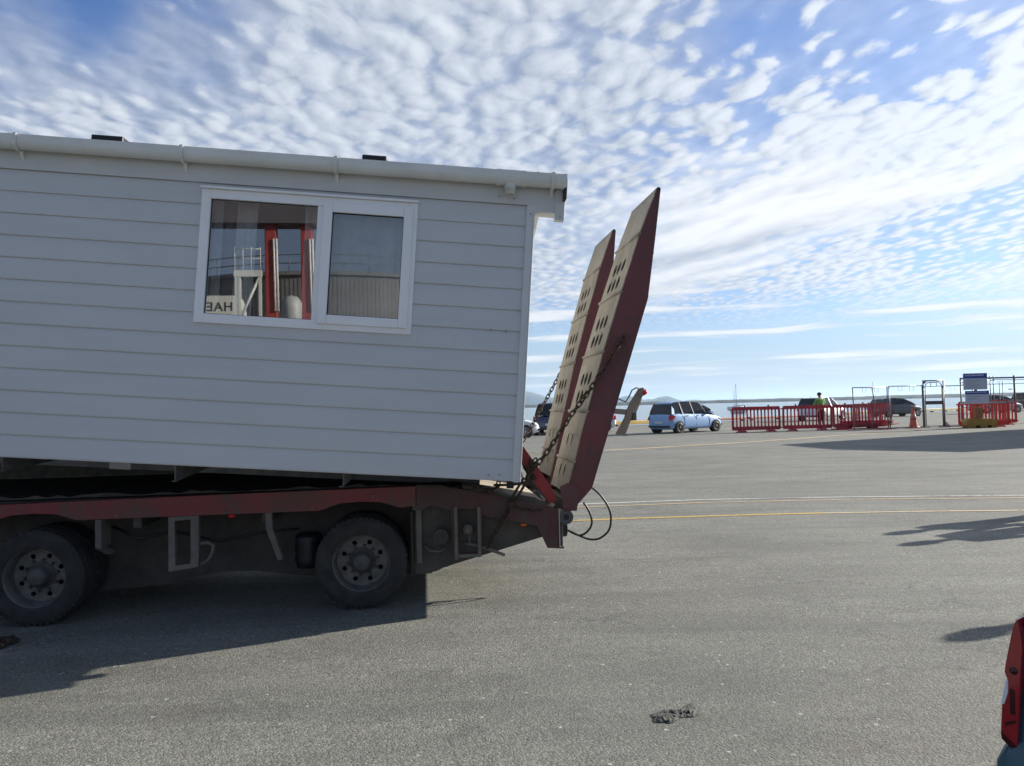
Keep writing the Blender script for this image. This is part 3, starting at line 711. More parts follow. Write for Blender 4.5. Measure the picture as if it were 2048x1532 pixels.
    mb = MB(); mb.box((.43, .02, .34), (.47, .06, .755)); mb.build('mudflap_bracket', DUSTY, t)
    mb = MB(); mb.box((.385, .06, .235), (.405, .46, .74)); mb.build('mudflap', BLACKP, t)
    mb = MB(); mb.cyl((.62, .02, .54), (.62, .065, .54), .06, 16); mb.cyl((.62, .012, .54), (.62, .02, .54), .012, 8); mb.build('air_tank', GRIME, t)
    mb = MB(); mb.tube([(.49, .05, .47), (.53, .04, .43), (.60, .04, .42), (.66, .05, .445)], .009, 6); mb.tube([(.84, .08, .62), (.845, .07, .52), (.85, .05, .47), (1.0, .0, .43), (1.12, -.005, .375)], .012, 8); mb.tube([(.80, .06, .475), (.92, .03, .45), (1.1, 0, .385)], .012, 8)
    mb.lathe([(0, .05), (.035, .04), (.045, 0), (.03, -.03), (0, -.03)], Matrix.Translation((.835, .04, .58)), 12); mb.build('tow_bar_pin', DUSTY, t)
    # side lamps
    for (u, z, mt) in ((-.971, .763, LAMPRED), (1.279, .606, LAMPAMB)):
        mb = MB(); M = Matrix.Translation((u, .03, z)) @ Matrix.Diagonal((1.6, 1, .9, 1)) @ AX_Y
        mb.lathe([(.018, -.02), (.018, .0), (.015, .012), (.008, .02), (0, .022)], M, 16); mb.build('side_marker_lamp', mt, t)
    mb = MB(); mb.box((-9, 2.36, .93), (-.62, 2.40, 1.30)); mb.build('far_coaming', mat_grime('dusty_coaming', (.15, .132, .105), (.30, .265, .21), .9, 9), t)
    mb = MB(); rr = random.Random(8); mb.xz([(-9, .932)] + [(-6 + i * .08, .955 + rr.uniform(-.012, .016)) for i in range(80)] + [(.42, .944)], .06, .10); mb.build('deck_edge_rubber', GRIME, t)
    # rear hinge
    mb = MB(); mb.xz([(1.558, .724), (1.567, .724), (1.567, .405), (1.558, .405)], .0, .05); mb.box((1.558, .05, .408), (1.600, Wd - .05, .66)); mb.box((1.558, .008, .405), (1.602, Wd - .01, .42)); mb.build('bumper_beam', GRIME, t, .004)
    mb = MB(); mb.xz([(1.5602, .725), (1.5685, .725), (1.5685, .406), (1.5602, .406)], -.006, .004); mb.build('edge_plate', simple("worn_steel_edge", (.5, .5, .52), .35, .7), t)
    def pipe(y0, y1):
        mb = MB(); mb.lathe([(.023, y0), (.058, y0), (.058, y1), (.023, y1), (.023, y0)], Matrix.Translation((1.622, 0, .655)) @ Matrix.Rotation(R(-90), 4, 'X'), 28, smooth=False); mb.build('hinge_tube', mat_grime("hinge_steel", (.07, .07, .07), (.12, .12, .12), .6, 8, .3), t)
    pipe(0, .15); pipe(.35, .60); pipe(.80, .95); pipe(1.5, 1.65); pipe(2.2, 2.45)
    mb = MB(); mb.cyl((1.622, -.005, .655), (1.622, Wd, .655), .022, 12); mb.build('hinge_pin', BLACKP, t)
    # wheels: dual tyres on dished rims
    def wheel(u, far=False):
        w = bpy.data.objects.new('wheel', None); scene.collection.objects.link(w); w.parent = t; w.empty_display_size = .1
        w.location = (u, Wd if far else 0, .36); w.rotation_euler = (0, 0, math.pi if far else 0)
        for k, y in enumerate((.012, .262)):
            mb = MB(); c = y + .108
            prof = [(.222, .098), (.236, .104), (.275, .109), (.315, .108), (.338, .100), (.351, .088), (.3555, .070), (.3560, .048), (.349, .046), (.349, .038), (.357, .036), (.358, .006), (.350, .004), (.350, -.004), (.358, -.006), (.357, -.036), (.349, -.038), (.349, -.046), (.356, -.048), (.3555, -.070), (.351, -.088), (.338, -.100), (.315, -.108), (.275, -.109), (.236, -.104), (.222, -.098)]
            mb.lathe(prof, Matrix.Translation((0, c, 0)) @ AX_Y, 72)
            for q in range(48):                                   # shoulder lugs
                a = q * 2 * math.pi / 48; Mq = Matrix.Translation((0, c, 0)) @ Matrix.Rotation(a, 4, 'Y')
                for sgn in (-1, 1): mb.box((-.011, sgn * .086 - .012, .335), (.011, sgn * .086 + .010, .3548), Mq)
            mb.build('tyre', TYRE, w)
            mb = MB()
            if k == 0:
                mb.lathe([(.238, .106), (.240, .102), (.236, .094), (.222, .090), (.214, .070), (.206, .035), (.200, .0), (.196, -.02)], Matrix.Translation((0, c, 0)) @ AX_Y, 64)
                holes = [oval(.152 * math.cos(R(22.5 + 45 * q)), .152 * math.sin(R(22.5 + 45 * q)), .019, .019, 16) for q in range(8)]
                o2 = mb.build('rim', RIM, w, fix=False)
                me = holed_plate(oval(0, 0, .198, .198, 64), holes, .012, Matrix.Translation((0, c + .022, 0)) @ XZ); link('wheel_disc', me, RIM, w)
                mb = MB(); M = Matrix.Translation((0, c + .016, 0)) @ AX_Y
                mb.lathe([(.104, -.004), (.102, .010), (.082, .012), (.078, .040), (.068, .058), (.066, .085), (.054, .092), (.052, .094), (.0, .096)], M, 32)
                for q in range(10):
                    a = R(36 * q + 10); mb.lathe([(.0125, 0), (.0125, .024), (.008, .030), (0, .030)], M @ Matrix.Translation((.118 * math.cos(a), .118 * math.sin(a), -.002)), 6, smooth=False)
                mb.build('hub', mat_grime("hub_iron", (.06, .058, .056), (.13, .126, .12), .7, 14), w)
            else:
                mb.lathe([(.236, .10), (.215, .07), (.205, -.06), (.236, -.10)], Matrix.Translation((0, c, 0)) @ AX_Y, 48); mb.lathe([(.205, 0), (0, 0)], Matrix.Translation((0, c, 0)) @ AX_Y, 48); mb.build('rim', RIM, w, fix=False)
    for u in (0, -2.395, -4.79):
        wheel(u); wheel(u, True)
        mb = MB(); mb.cyl((u, .3, .36), (u, Wd - .3, .36), .065, 12); mb.cyl((u - .40, .62, .44), (u - .40, .62, .70), .11, 18); mb.cyl((u - .40, Wd - .62, .44), (u - .40, Wd - .62, .70), .11, 18); mb.box((u - .5, .58, .40), (u + .1, .66, .44)); mb.build('axle', GRIME, t)
    # ------------- loading ramps
    INNER = [(1.60, .70), (1.637, .843), (1.765, 1.300), (1.975, 2.000), (2.135, 2.475), (2.310, 2.965), (2.452, 3.310)]
    OUTLINE = INNER + [(2.466, 3.325), (2.480, 3.300), (2.426, 2.922), (2.347, 2.407), (1.838, .878), (1.722, .756), (1.66, .70)]
    def ramp(y0, lab, lean=0.0, RW=.78):
        sk = lambda L_: [(x + lean * (3.31 - z) / 2.4, z) for x, z in L_]
        inner = sk(INNER); outline = sk(OUTLINE)
        def s_at(z):
            for (a, b) in zip(inner, inner[1:]):
                if a[1] <= z <= b[1]: f = (z - a[1]) / (b[1] - a[1]); return a[0] + (b[0] - a[0]) * f, Vector((b[0] - a[0], 0, b[1] - a[1])).normalized()
        r = bpy.data.objects.new('loading_ramp', None); scene.collection.objects.link(r); r.parent = t; r.location = (0, y0, 0); r['label'] = lab; r.empty_display_size = .1
        for y in (0, RW - .012):
            hole = [oval(2.137 + lean * .5, 2.094, .020, .020, 14)]
            me = holed_plate(outline, hole, .012, Matrix.Translation((0, y + .006, 0)) @ XZ); link('side_web', me, RED2, r)
        mb = MB()                                                   # stiffening flange along the back of the ramp
        bk = outline[len(inner):][1:]
        for a, b in zip(bk, bk[1:]):
            for (ya, yb) in ((.012, .065), (RW - .065, RW - .012)): mb.prism([(a[0], ya, a[1]), (b[0], ya, b[1]), (b[0] - .008, ya, b[1] + .002), (a[0] - .008, ya, a[1] + .002)], (0, yb - ya, 0))
        for z in (1.2, 1.75, 2.3, 2.8):
            x, d = s_at(z); mb.box((x + .01, .013, z - .02), (x + .16, RW - .013, z - .008))
        mb.build('back_flange', RED2, r)
        mb = MB()
        for a, b in zip(bk[1:-1], bk[2:]): mb.prism([(a[0] - .012, .012, a[1]), (b[0] - .012, .012, b[1]), (b[0] - .020, .012, b[1]), (a[0] - .020, .012, a[1])], (0, RW - .024, 0))
        mb.build('hole_backing', simple('ramp_inside_dark', (.05, .022, .02), .9), r)  # dark sheet added to shut light out behind the tread holes
        # tread plate, holes in rows between the cross bars; laid out in (s, y) and folded along the inner edge
        bars = [1.10, 1.50, 1.98, 2.47, 2.94]
        rows = [(1.00, 2), (1.26, 2), (1.62, 3), (1.77, 3), (2.10, 3), (2.25, 3), (2.58, 3), (2.73, 3)]
        for (a, b) in zip(inner[1:], inner[2:]):
            d = Vector((b[0] - a[0], 0, b[1] - a[1])); Ls = d.length; d.normalize(); nrm = Vector((d.z, 0, -d.x))
            hs = []
            for z, n in rows:
                if a[1] < z < b[1]:
                    sp = (z - a[1]) / (b[1] - a[1]) * Ls
                    for y in ((RW * .34, RW * .53, RW * .72) if n == 3 else (RW * .42, RW * .66)): hs.append(oval(sp, y, .060 if n == 3 else .052, .050 if n == 3 else .028, 16))
            M = Matrix(((d.x, 0, nrm.x, a[0]), (0, 1, 0, 0), (d.z, 0, nrm.z, a[1]), (0, 0, 0, 1))) @ Matrix.Translation((0, 0, -.002))
            me = holed_plate([(0, .0135), (Ls, .0135), (Ls, RW - .0135), (0, RW - .0135)], hs, .010, M); link('tread_plate', me, TREAD, r)
        mb = MB(); a = inner[-1]; mb.tube([(a[0] + .012, 0, a[1] + .0), (a[0] + .012, RW, a[1] + .0)], .019, 10); mb.build('tip_bar', GRIME, r)
        for z in bars:
            x, d = s_at(z); nrm = Vector((-d.z, 0, d.x)); c = Vector((x, 0, z))
            mb = MB(); mb.tube([c + nrm * .012 + Vector((0, -.012, -.006)), c + nrm * .011 + Vector((0, RW * .5, 0)), c + nrm * .010 + Vector((0, RW + .004, -.004))], .013, 8); mb.build('cross_bar', TREAD, r)
        mb = MB(); mb.box((1.60, .02, .70), (1.70, RW - .02, .80)); 
        for y in (.16, .62): mb.prism([(1.585, y, .60), (1.66, y, .60), (1.72, y, .76), (1.60, y, .80)], (0, .17, 0))
        mb.build('hinge_lug', GRIME, r, .004)
    ramp(0, 'nearer raised ramp, its red side facing the camera'); ramp(1.5, 'farther raised ramp, partly behind the nearer one', .11, .82)
    # folding strut at the ramp foot
    for y, lab in ((.06, ''), (2.2, '')):
        mb = MB(); mb.prism([(1.20, y, 1.37), (1.16, y, 1.30), (1.29, y, 1.075), (1.50, y, .755), (1.555, y, .785), (1.55, y, .83), (1.42, y, 1.045)], (0, .10, 0))
        mb.build('ramp_strut', mat_rusty_red("strut_red_paint", (.30, .030, .028), (.16, .06, .04), .35), t, .004)
    mb = MB(); mb.xz([(1.575, .90), (1.64, .93), (1.74, .865), (1.705, .70), (1.60, .73)], -.012, -.001); mb.build('ramp_cheek', mat_rusty_red("cheek_red", (.11, .04, .04), (.10, .07, .065), .6), t)
    # chains
    mb = MB(); chain_mesh(mb, [(2.137, -.012, 2.094), (2.06, -.035, 2.00), (1.965, -.04, 1.855), (1.837, -.04, 1.672), (1.668, -.04, 1.462), (1.499, -.04, 1.215), (1.40, -.03, 1.09), (1.33, -.02, 1.03)]); mb.build('ramp_chain', CHAIN, t)
    mb = MB(); chain_mesh(mb, [(2.19, 2.33, 2.094), (2.047, 2.50, 1.906), (1.867, 2.51, 1.592), (1.658, 2.51, 1.237), (1.5, 2.5, 1.0)]); mb.build('ramp_chain', CHAIN, t)
    mb = MB()
    for k in range(5):
        q = [(1.345 + .06 * math.sin(k * 2.1), .0 + .012 * k, 1.10 + .03 * math.cos(k * 1.7)), (1.33, .01 * k, 1.02), (1.30 + .02 * k, .012 * k - .02, .965)]
        chain_mesh(mb, q, jitter=.8)
    mb.build('chain_bunch', CHAIN, t)
    mb = MB(); mb.tube([(1.325, -.02, .985), (1.25, -.03, .865), (1.185, -.03, .775)], .011, 8); mb.tube([(1.285, -.02, .985), (1.21, -.03, .87), (1.165, -.03, .775)], .011, 8); mb.tube([(1.31, -.02, .95), (1.20, -.02, .93), (1.05, .05, .925)], .010, 8); mb.box((1.155, -.045, .755), (1.20, -.015, .80)); mb.build('load_binder', CHAIN, t)
    mb = MB(); chain_mesh(mb, [(1.17, -.03, .76), (1.134, -.03, .695), (1.085, -.03, .619), (1.023, -.03, .523), (.98, -.02, .44)]); mb.build('tie_down_chain', CHAIN, t); mb = MB(); chain_mesh(mb, [(1.19, -.025, .77), (1.26, -.02, .735), (1.36, -.02, .722), (1.43, -.02, .725)], .045, .010, .004); mb.build('tie_down_chain', CHAIN, t); mb = MB(); chain_mesh(mb, [(1.085, .02, .955), (1.08, .0, .93), (1.05, -.01, .905), (1.01, -.01, .885), (.96, -.01, .895), (.94, -.01, .925)]); mb.build('tie_down_chain', CHAIN, t)
    # hydraulic hoses
    for pts in ([(1.951, .5, .824), (2.02, .5, .76), (2.085, .5, .66), (2.108, .5, .563), (2.087, .5, .455), (2.005, .5, .388), (1.917, .5, .382), (1.83, .5, .415), (1.74, .5, .460), (1.62, .52, .50)],
                [(1.868, .5, .702), (1.915, .5, .625), (1.938, .5, .526), (1.90, .5, .455), (1.83, .5, .420), (1.75, .52, .45)]):
        P = [Vector(p) for p in pts]; sm = []
        for i in range(len(P) - 1):
            p0, p1, p2, p3 = P[max(i - 1, 0)], P[i], P[i + 1], P[min(i + 2, len(P) - 1)]
            for k in range(5):
                f = k / 5; sm.append(.5 * ((2 * p1) + (p2 - p0) * f + (2 * p0 - 5 * p1 + 4 * p2 - p3) * f * f + (3 * p1 - p0 - 3 * p2 + p3) * f ** 3))
        sm.append(P[-1]); mb = MB(); mb.tube(sm, .0095, 8); mb.build('hydraulic_hose', BLACKP, t)
    mb = MB(); mb.cyl((1.60, .45, .50), (1.70, .45, .50), .075, 18); mb.box((1.60, .38, .46), (1.68, .60, .54)); mb.tube([(1.64, .44, .44), (1.64, .44, .39)], .006, 6); mb.build('ramp_valve', BLACKP, t, .004)
    # tail lamp board on its arm behind the ramp
    y = .6
    mb = MB(); mb.xz([(2.430, 1.690), (2.462, 1.692), (2.474, 1.668), (2.463, 1.640), (2.44, 1.585), (2.345, 1.420), (2.283, 1.262), (2.203, 1.282), (2.290, 1.430), (2.300, 1.47), (2.344, 1.565)], y, y + .05); b = mb.build('lamp_board', mat_grime("dusty_lamp_board", (.26, .235, .19), (.38, .34, .275), .8, 6), t, .004)
    mb = MB(); mb.xz([(2.17, 1.513), (2.305, 1.500), (2.30, 1.452), (2.155, 1.468)], y + .01, y + .045); mb.build('lamp_arm', mat_grime("dusty_lamp_board", (0, 0, 0), (0, 0, 0)), t)
    mb = MB(); mb.xz([(2.413, 1.585), (2.455, 1.580), (2.372, 1.400), (2.345, 1.395), (2.30, 1.285), (2.325, 1.262), (2.285, 1.262), (2.36, 1.46)], y + .052, y + .12); mb.box((2.355, y - .02, 1.40), (2.385, y + .05, 1.47)); mb.build('number_plate_bracket', DUSTY, t)
    mb = MB(); mb.lathe([(.028, -.02), (.028, .0), (.024, .02), (.012, .03), (0, .032)], Matrix.Translation((2.470, y + .025, 1.650)) @ Matrix.Rotation(R(70), 4, 'Y'), 16); mb.build('tail_lamp', LAMPRED, t)
    mb = MB(); mb.tube([(2.14, y, 1.60), (2.22, y - .01, 1.60), (2.29, y - .02, 1.566), (2.325, y - .02, 1.62), (2.35, y - .02, 1.67), (2.39, y - .01, 1.69), (2.43, y, 1.685)], .006, 6); mb.build('lamp_cable', BLACKP, t)
    return t
build_trailer()

g = MB(); pr = [(-3.62, 5.06, .012), (-3.48, 5.12, .014), (-3.46, 5.24, .02), (-3.44, 5.36, .02), (-3.50, 5.40, .03), (-3.54, 5.34, .03), (-3.60, 5.42, .014)]
chain_mesh(g, [(x - .02, y, z) for x, y, z in pr], .055, .015, .006, .6)
tag(g.build('chain', CHAIN), 'rusty chain lying on the asphalt beside the front trailer tyre', 'chain')

# ------------------------------------------------------------------ cars
GLASSD = simple("dark_car_glass", (.012, .014, .018), .05, 0, .02); CHROME = simple("alloy", (.55, .55, .56), .3, .8, .05); HEADL = simple("headlamp", (.75, .77, .8), .1, 0, .02)
def car(name, label, loc, heading, paint, group=None, L=3.9, W=1.68, H=1.52, kind='hatch', trim=BLACKP, rim=CHROME):
    """local x forward from the rear bumper (0) to the nose (L)"""
    t = thing(name, label, 'car', loc, heading, group)
    cx = lambda f: f * L
    if kind == 'hatch':   top = [(0, .62, .52), (.010, .80, .72), (.022, .97, .79), (.07, 1.01, .825), (.16, 1.02, .845), (.30, 1.00, .855), (.45, .98, .86), (.60, .965, .855), (.70, .95, .845), (.80, .89, .825), (.88, .82, .79), (.94, .74, .73), (.98, .62, .62), (1, .48, .50)]
    else:                 top = [(0, .66, .52), (.01, .90, .76), (.03, 1.0, .82), (.16, 1.0, .85), (.45, .98, .86), (.62, .98, .85), (.70, .99, .84), (.86, .93, .81), (.95, .84, .76), (.985, .66, .66), (1, .50, .54)]
    rings = []
    for f, zt, hw in top:
        hw = hw * W / 1.70; zb = (.19 if .02 < f < .98 else .27) if kind == 'hatch' else (.26 if .02 < f < .98 else .34)
        hwm = hw + (.0 if .03 < f < .96 else 0.0)
        ring = [(0, zb), (hwm * .86, zb), (hwm * .97, zb + .07), (hwm, zb + (zt - zb) * .45), (hwm * .975, zb + (zt - zb) * .78), (hwm * .93, zt - .03), (hwm * .80, zt), (0, zt + .015)]
        rings.append([(cx(f), y, z) for y, z in ring] + [(cx(f), -y, z) for y, z in ring[-2:0:-1]])
    mb = MB(); mb.loft(rings); body = mb.build('body', paint, t, smooth=True); sb = body.modifiers.new('sub', 'SUBSURF'); sb.levels = sb.render_levels = 2
    # greenhouse
    zb = .985 if kind == 'hatch' else 1.02
    if kind == 'hatch': gh = [(.028, .115, zb), (.06, .13, zb + .3), (.10, .17, H - .10), (.16, .22, H - .015), (.36, .38, H + .01), (.53, .55, H - .035), (.64, .64, H - .19), (.78, .78, zb + .03)]
    base = [(.02, zb), (.80 if kind == 'hatch' else .73, zb)]
    if kind == 'hatch': prof = [(.028, zb - .06), (.040, zb + .14), (.066, H - .13), (.085, H - .07), (.13, H - .025), (.22, H), (.34, H + .005), (.45, H - .02), (.55, H - .075), (.66, H - .24), (.74, H - .40), (.82, zb - .10)]
    else: prof = [(.02, zb), (.05, zb + .34), (.075, H - .07), (.13, H - .015), (.32, H), (.47, H - .02), (.54, H - .07), (.63, H - .30), (.72, zb)]
    def hw_at(f, z):
        k = (z - zb) / (H - zb); return (.80 - .21 * max(0, k) ** 1.4) * W / 1.70 * (1 if .1 < f < .6 else .95)
    n = len(prof)
    mb = MB()
    left = [(cx(f), hw_at(f, z), z) for f, z in prof]; right = [(cx(f), -hw_at(f, z), z) for f, z in prof]
    vs = [mb.bm.verts.new(p) for p in left]; vr = [mb.bm.verts.new(p) for p in right]
    mb.bm.faces.new(vs); mb.bm.faces.new(vr[::-1])
    for i in range(n - 1): mb.bm.faces.new((vs[i], vs[i + 1], vr[i + 1], vr[i]))
    mb.build('glass', GLASSD, t)
    # roof skin and pillars standing 6 mm proud of the glass
    mb = MB(); o = .008
    rp = [(f, z) for f, z in prof if z > H - .14]
    mb.loft([[(cx(f), y * hw_at(f, z) * 1.012, z + o + .022 * (1 - y * y)) for y in (-1, -.9, -.6, 0, .6, .9, 1)] + [(cx(f), y * hw_at(f, z) * 1.012, z - .065 if abs(y) == 1 else z - .004) for y in (1, .6, 0, -.6, -1)] for f, z in rp])
    o_ = mb.build('roof', paint, t, smooth=True); sb = o_.modifiers.new('sub', 'SUBSURF'); sb.levels = sb.render_levels = 1
    def pillar(sgn, a, b, w, wt=None):
        q = []
        for (f, z), ww in ((a, w), (b, wt or w)):
            y = hw_at(f, z) + .007; q += [(cx(f) - ww / 2, sgn * y, z), (cx(f) + ww / 2, sgn * y, z)]
        mb.prism([q[0], q[1], q[3], q[2]], (0, -sgn * .02, 0))
    if kind == 'hatch': P = [((.062, zb - .02), (.092, H - .07), .20, .10), ((.225, zb - .02), (.205, H - .02), .09, .05), ((.42, zb - .03), (.40, H - .02), .05, .05), ((.66, zb - .04), (.57, H - .11), .035, .03), ((.80, zb - .08), (.555, H - .08), .07, .05)]
    else: P = [((.05, zb), (.10, H - .06), .16, .16), ((.23, zb), (.235, H - .03), .08, .07), ((.44, zb), (.42, H - .03), .08, .07), ((.71, zb), (.535, H - .06), .07, .06)]
    for p in P:
        for sgn in (1, -1): mb = MB(); pillar(sgn, *p); mb.build('pillar', BLACKP if kind == 'hatch' and p in P[1:4] else paint, t)
    # wheels
    wr = .30 if kind == 'hatch' else .345; wxs = (.155 * L + .0, .82 * L)
    for wx in wxs:
        for sgn in (1, -1):
            yo = sgn * (W / 2 - .02)
            mb = MB(); M = Matrix.Translation((wx, yo, wr)) @ Matrix.Rotation(R(-90 * sgn), 4, 'X')
            mb.lathe([(0, .016), (wr + .035, .016), (wr + .035, -.2), (0, -.2)], M, 28, smooth=False); a = mb.build('wheel_arch', BLACKP, t)
            mb = MB(); mb.lathe([(wr * .64, .03), (wr * .72, .036), (wr * .92, .034), (wr, .015), (wr, -.16), (wr * .6, -.17)], M, 32); w = mb.build('wheel', TYRE, t)
            mb = MB(); mb.lathe([(wr * .66, .034), (wr * .60, .030), (wr * .57, .016), (0, .016)], M, 32)
            w2 = mb.build('hub_cap', simple("dark_alloy", (.05, .05, .055), .4, .4), w)
            mb = MB()
            for k in range(7): mb.box((-.018, wr * .08, .017), (.018, wr * .62, .034), M @ Matrix.Rotation(R(360 / 7 * k), 4, 'Z'))
            mb.lathe([(wr * .14, .017), (wr * .13, .036), (0, .038)], M, 12); mb.lathe([(wr * .66, .020), (wr * .67, .037), (wr * .60, .035), (wr * .58, .020)], M, 32); mb.build('rim', rim, w)
    z0 = .66 if kind == 'hatch' else .74; hw = W / 2
    for sgn in (1, -1):
        mb = MB(); mb.prism([(.02, sgn * hw * .965, z0), (.0, sgn * hw * .80, z0 + .02), (.02, sgn * hw * .80, z0 + .24), (.20, sgn * hw * .965, z0 + .24), (.34, sgn * hw * .99, z0 + .17), (.16, sgn * hw * .985, z0 + .02)], (.01, sgn * .012, .01)); mb.build('tail_light', LAMPRED, t)
        mb = MB(); mb.prism([(L * .985, sgn * hw * .60, z0 - .10), (L * .955, sgn * hw * .86, z0 - .06), (L * .87, sgn * hw * .93, z0 + .05), (L * .90, sgn * hw * .80, z0 + .12), (L * .96, sgn * hw * .62, z0 + .04)], (.014, sgn * .01, .02)); mb.build('headlight', HEADL, t)
        mb = MB(); mb.loft([[(cx(.70) + a, sgn * (hw * .93 + b), zb + .06 + c) for a, c in ((-.05, -.05), (.06, -.04), (.05, .05), (-.05, .06))] for b in (0, .16)]); mb.build('wing_mirror', paint, t, .015)
        mb = MB(); 
        for f in (.30, .50): mb.box((cx(f) - .08, sgn * hw * .985 - .014, zb - .11), (cx(f) + .08, sgn * hw * .985 + .014, zb - .08))
        mb.build('door_handle', paint, t, .006)
        mb = MB()
        for f in (.245, .455, .70): mb.box((cx(f) - .004, sgn * hw * .988 - .01, .36), (cx(f) + .004, sgn * hw * .988 + .0045, zb - .03))
        mb.build('door_gap', BLACKP, t)
    mb = MB(); mb.box((-.012, -.26, .50), (.02, .26, .615)); mb.build('number_plate', simple("plate_white", (.6, .6, .6), .5), t)
    mb = MB(); mb.box((-.022, -hw * .84, .30), (.10, hw * .84, .40)); mb.box((L - .10, -hw * .74, .32), (L + .012, hw * .74, .44)); mb.build('bumper_grille', BLACKP, t, .02)
    mb = MB(); mb.tube([(cx(.13), 0, H), (cx(.10), 0, H + .13)], .008, 6); mb.build('aerial', BLACKP, t)
    return t
P_BLUE = mat_paint("pale_blue_paint", (.22, .39, .64), .0); P_WHITE = mat_paint("white_paint", (.78, .79, .80)); P_NAVY = mat_paint("navy_paint", (.05, .06, .12), .3)
P_SILV = mat_paint("silver_paint", (.50, .51, .53), .4); P_GREY = mat_paint("dark_grey_paint", (.09, .10, .11), .3); P_MAR = mat_paint("maroon_paint", (.06, .02, .022), .2)
car('hatchback_car', 'pale blue hatchback parked beside the row of red barriers', (7.40, 39.1, 0), R(35), P_BLUE, L=4.12, W=1.72, H=1.60, rim=simple("dark_wheel_trim", (.03, .03, .032), .4, .3))
car('hatchback_car', 'white car whose front wheel shows past the corner of the mobile home', (-2.7, 38.35, 0), R(3), P_WHITE, L=4.0)
car('suv_car', 'navy blue car with rear window half hidden by the far ramp', (1.95, 40.4, 0), R(82), P_NAVY, L=4.3, W=1.85, H=1.70, kind='suv')
car('hatchback_car', 'white car behind the ramps, only its end showing beside the lamp bracket', (5.95, 44.6, 0), R(176), P_WHITE, L=4.1)
car('suv_car', 'white car seen through the slots of the red barriers behind the worker', (21.2, 55.4, 0), R(40), P_WHITE, L=4.4, W=1.8, H=1.68, kind='suv')
car('hatchback_car', 'dark grey hatchback between the red barriers and the orange cone', (29.2, 62.0, 0), R(16), P_GREY, L=4.1, W=1.75, H=1.50)
car('hatchback_car', 'silver car showing above the orange barriers right of the blue sign', (39.8, 66.5, 0), R(8), P_SILV, L=4.3, W=1.75, H=1.56)
car('suv_car', 'dark maroon car behind the chain-link fence at the right edge', (48.3, 73.5, 0), R(20), P_MAR, L=4.5, W=1.85, H=1.72, kind='suv')

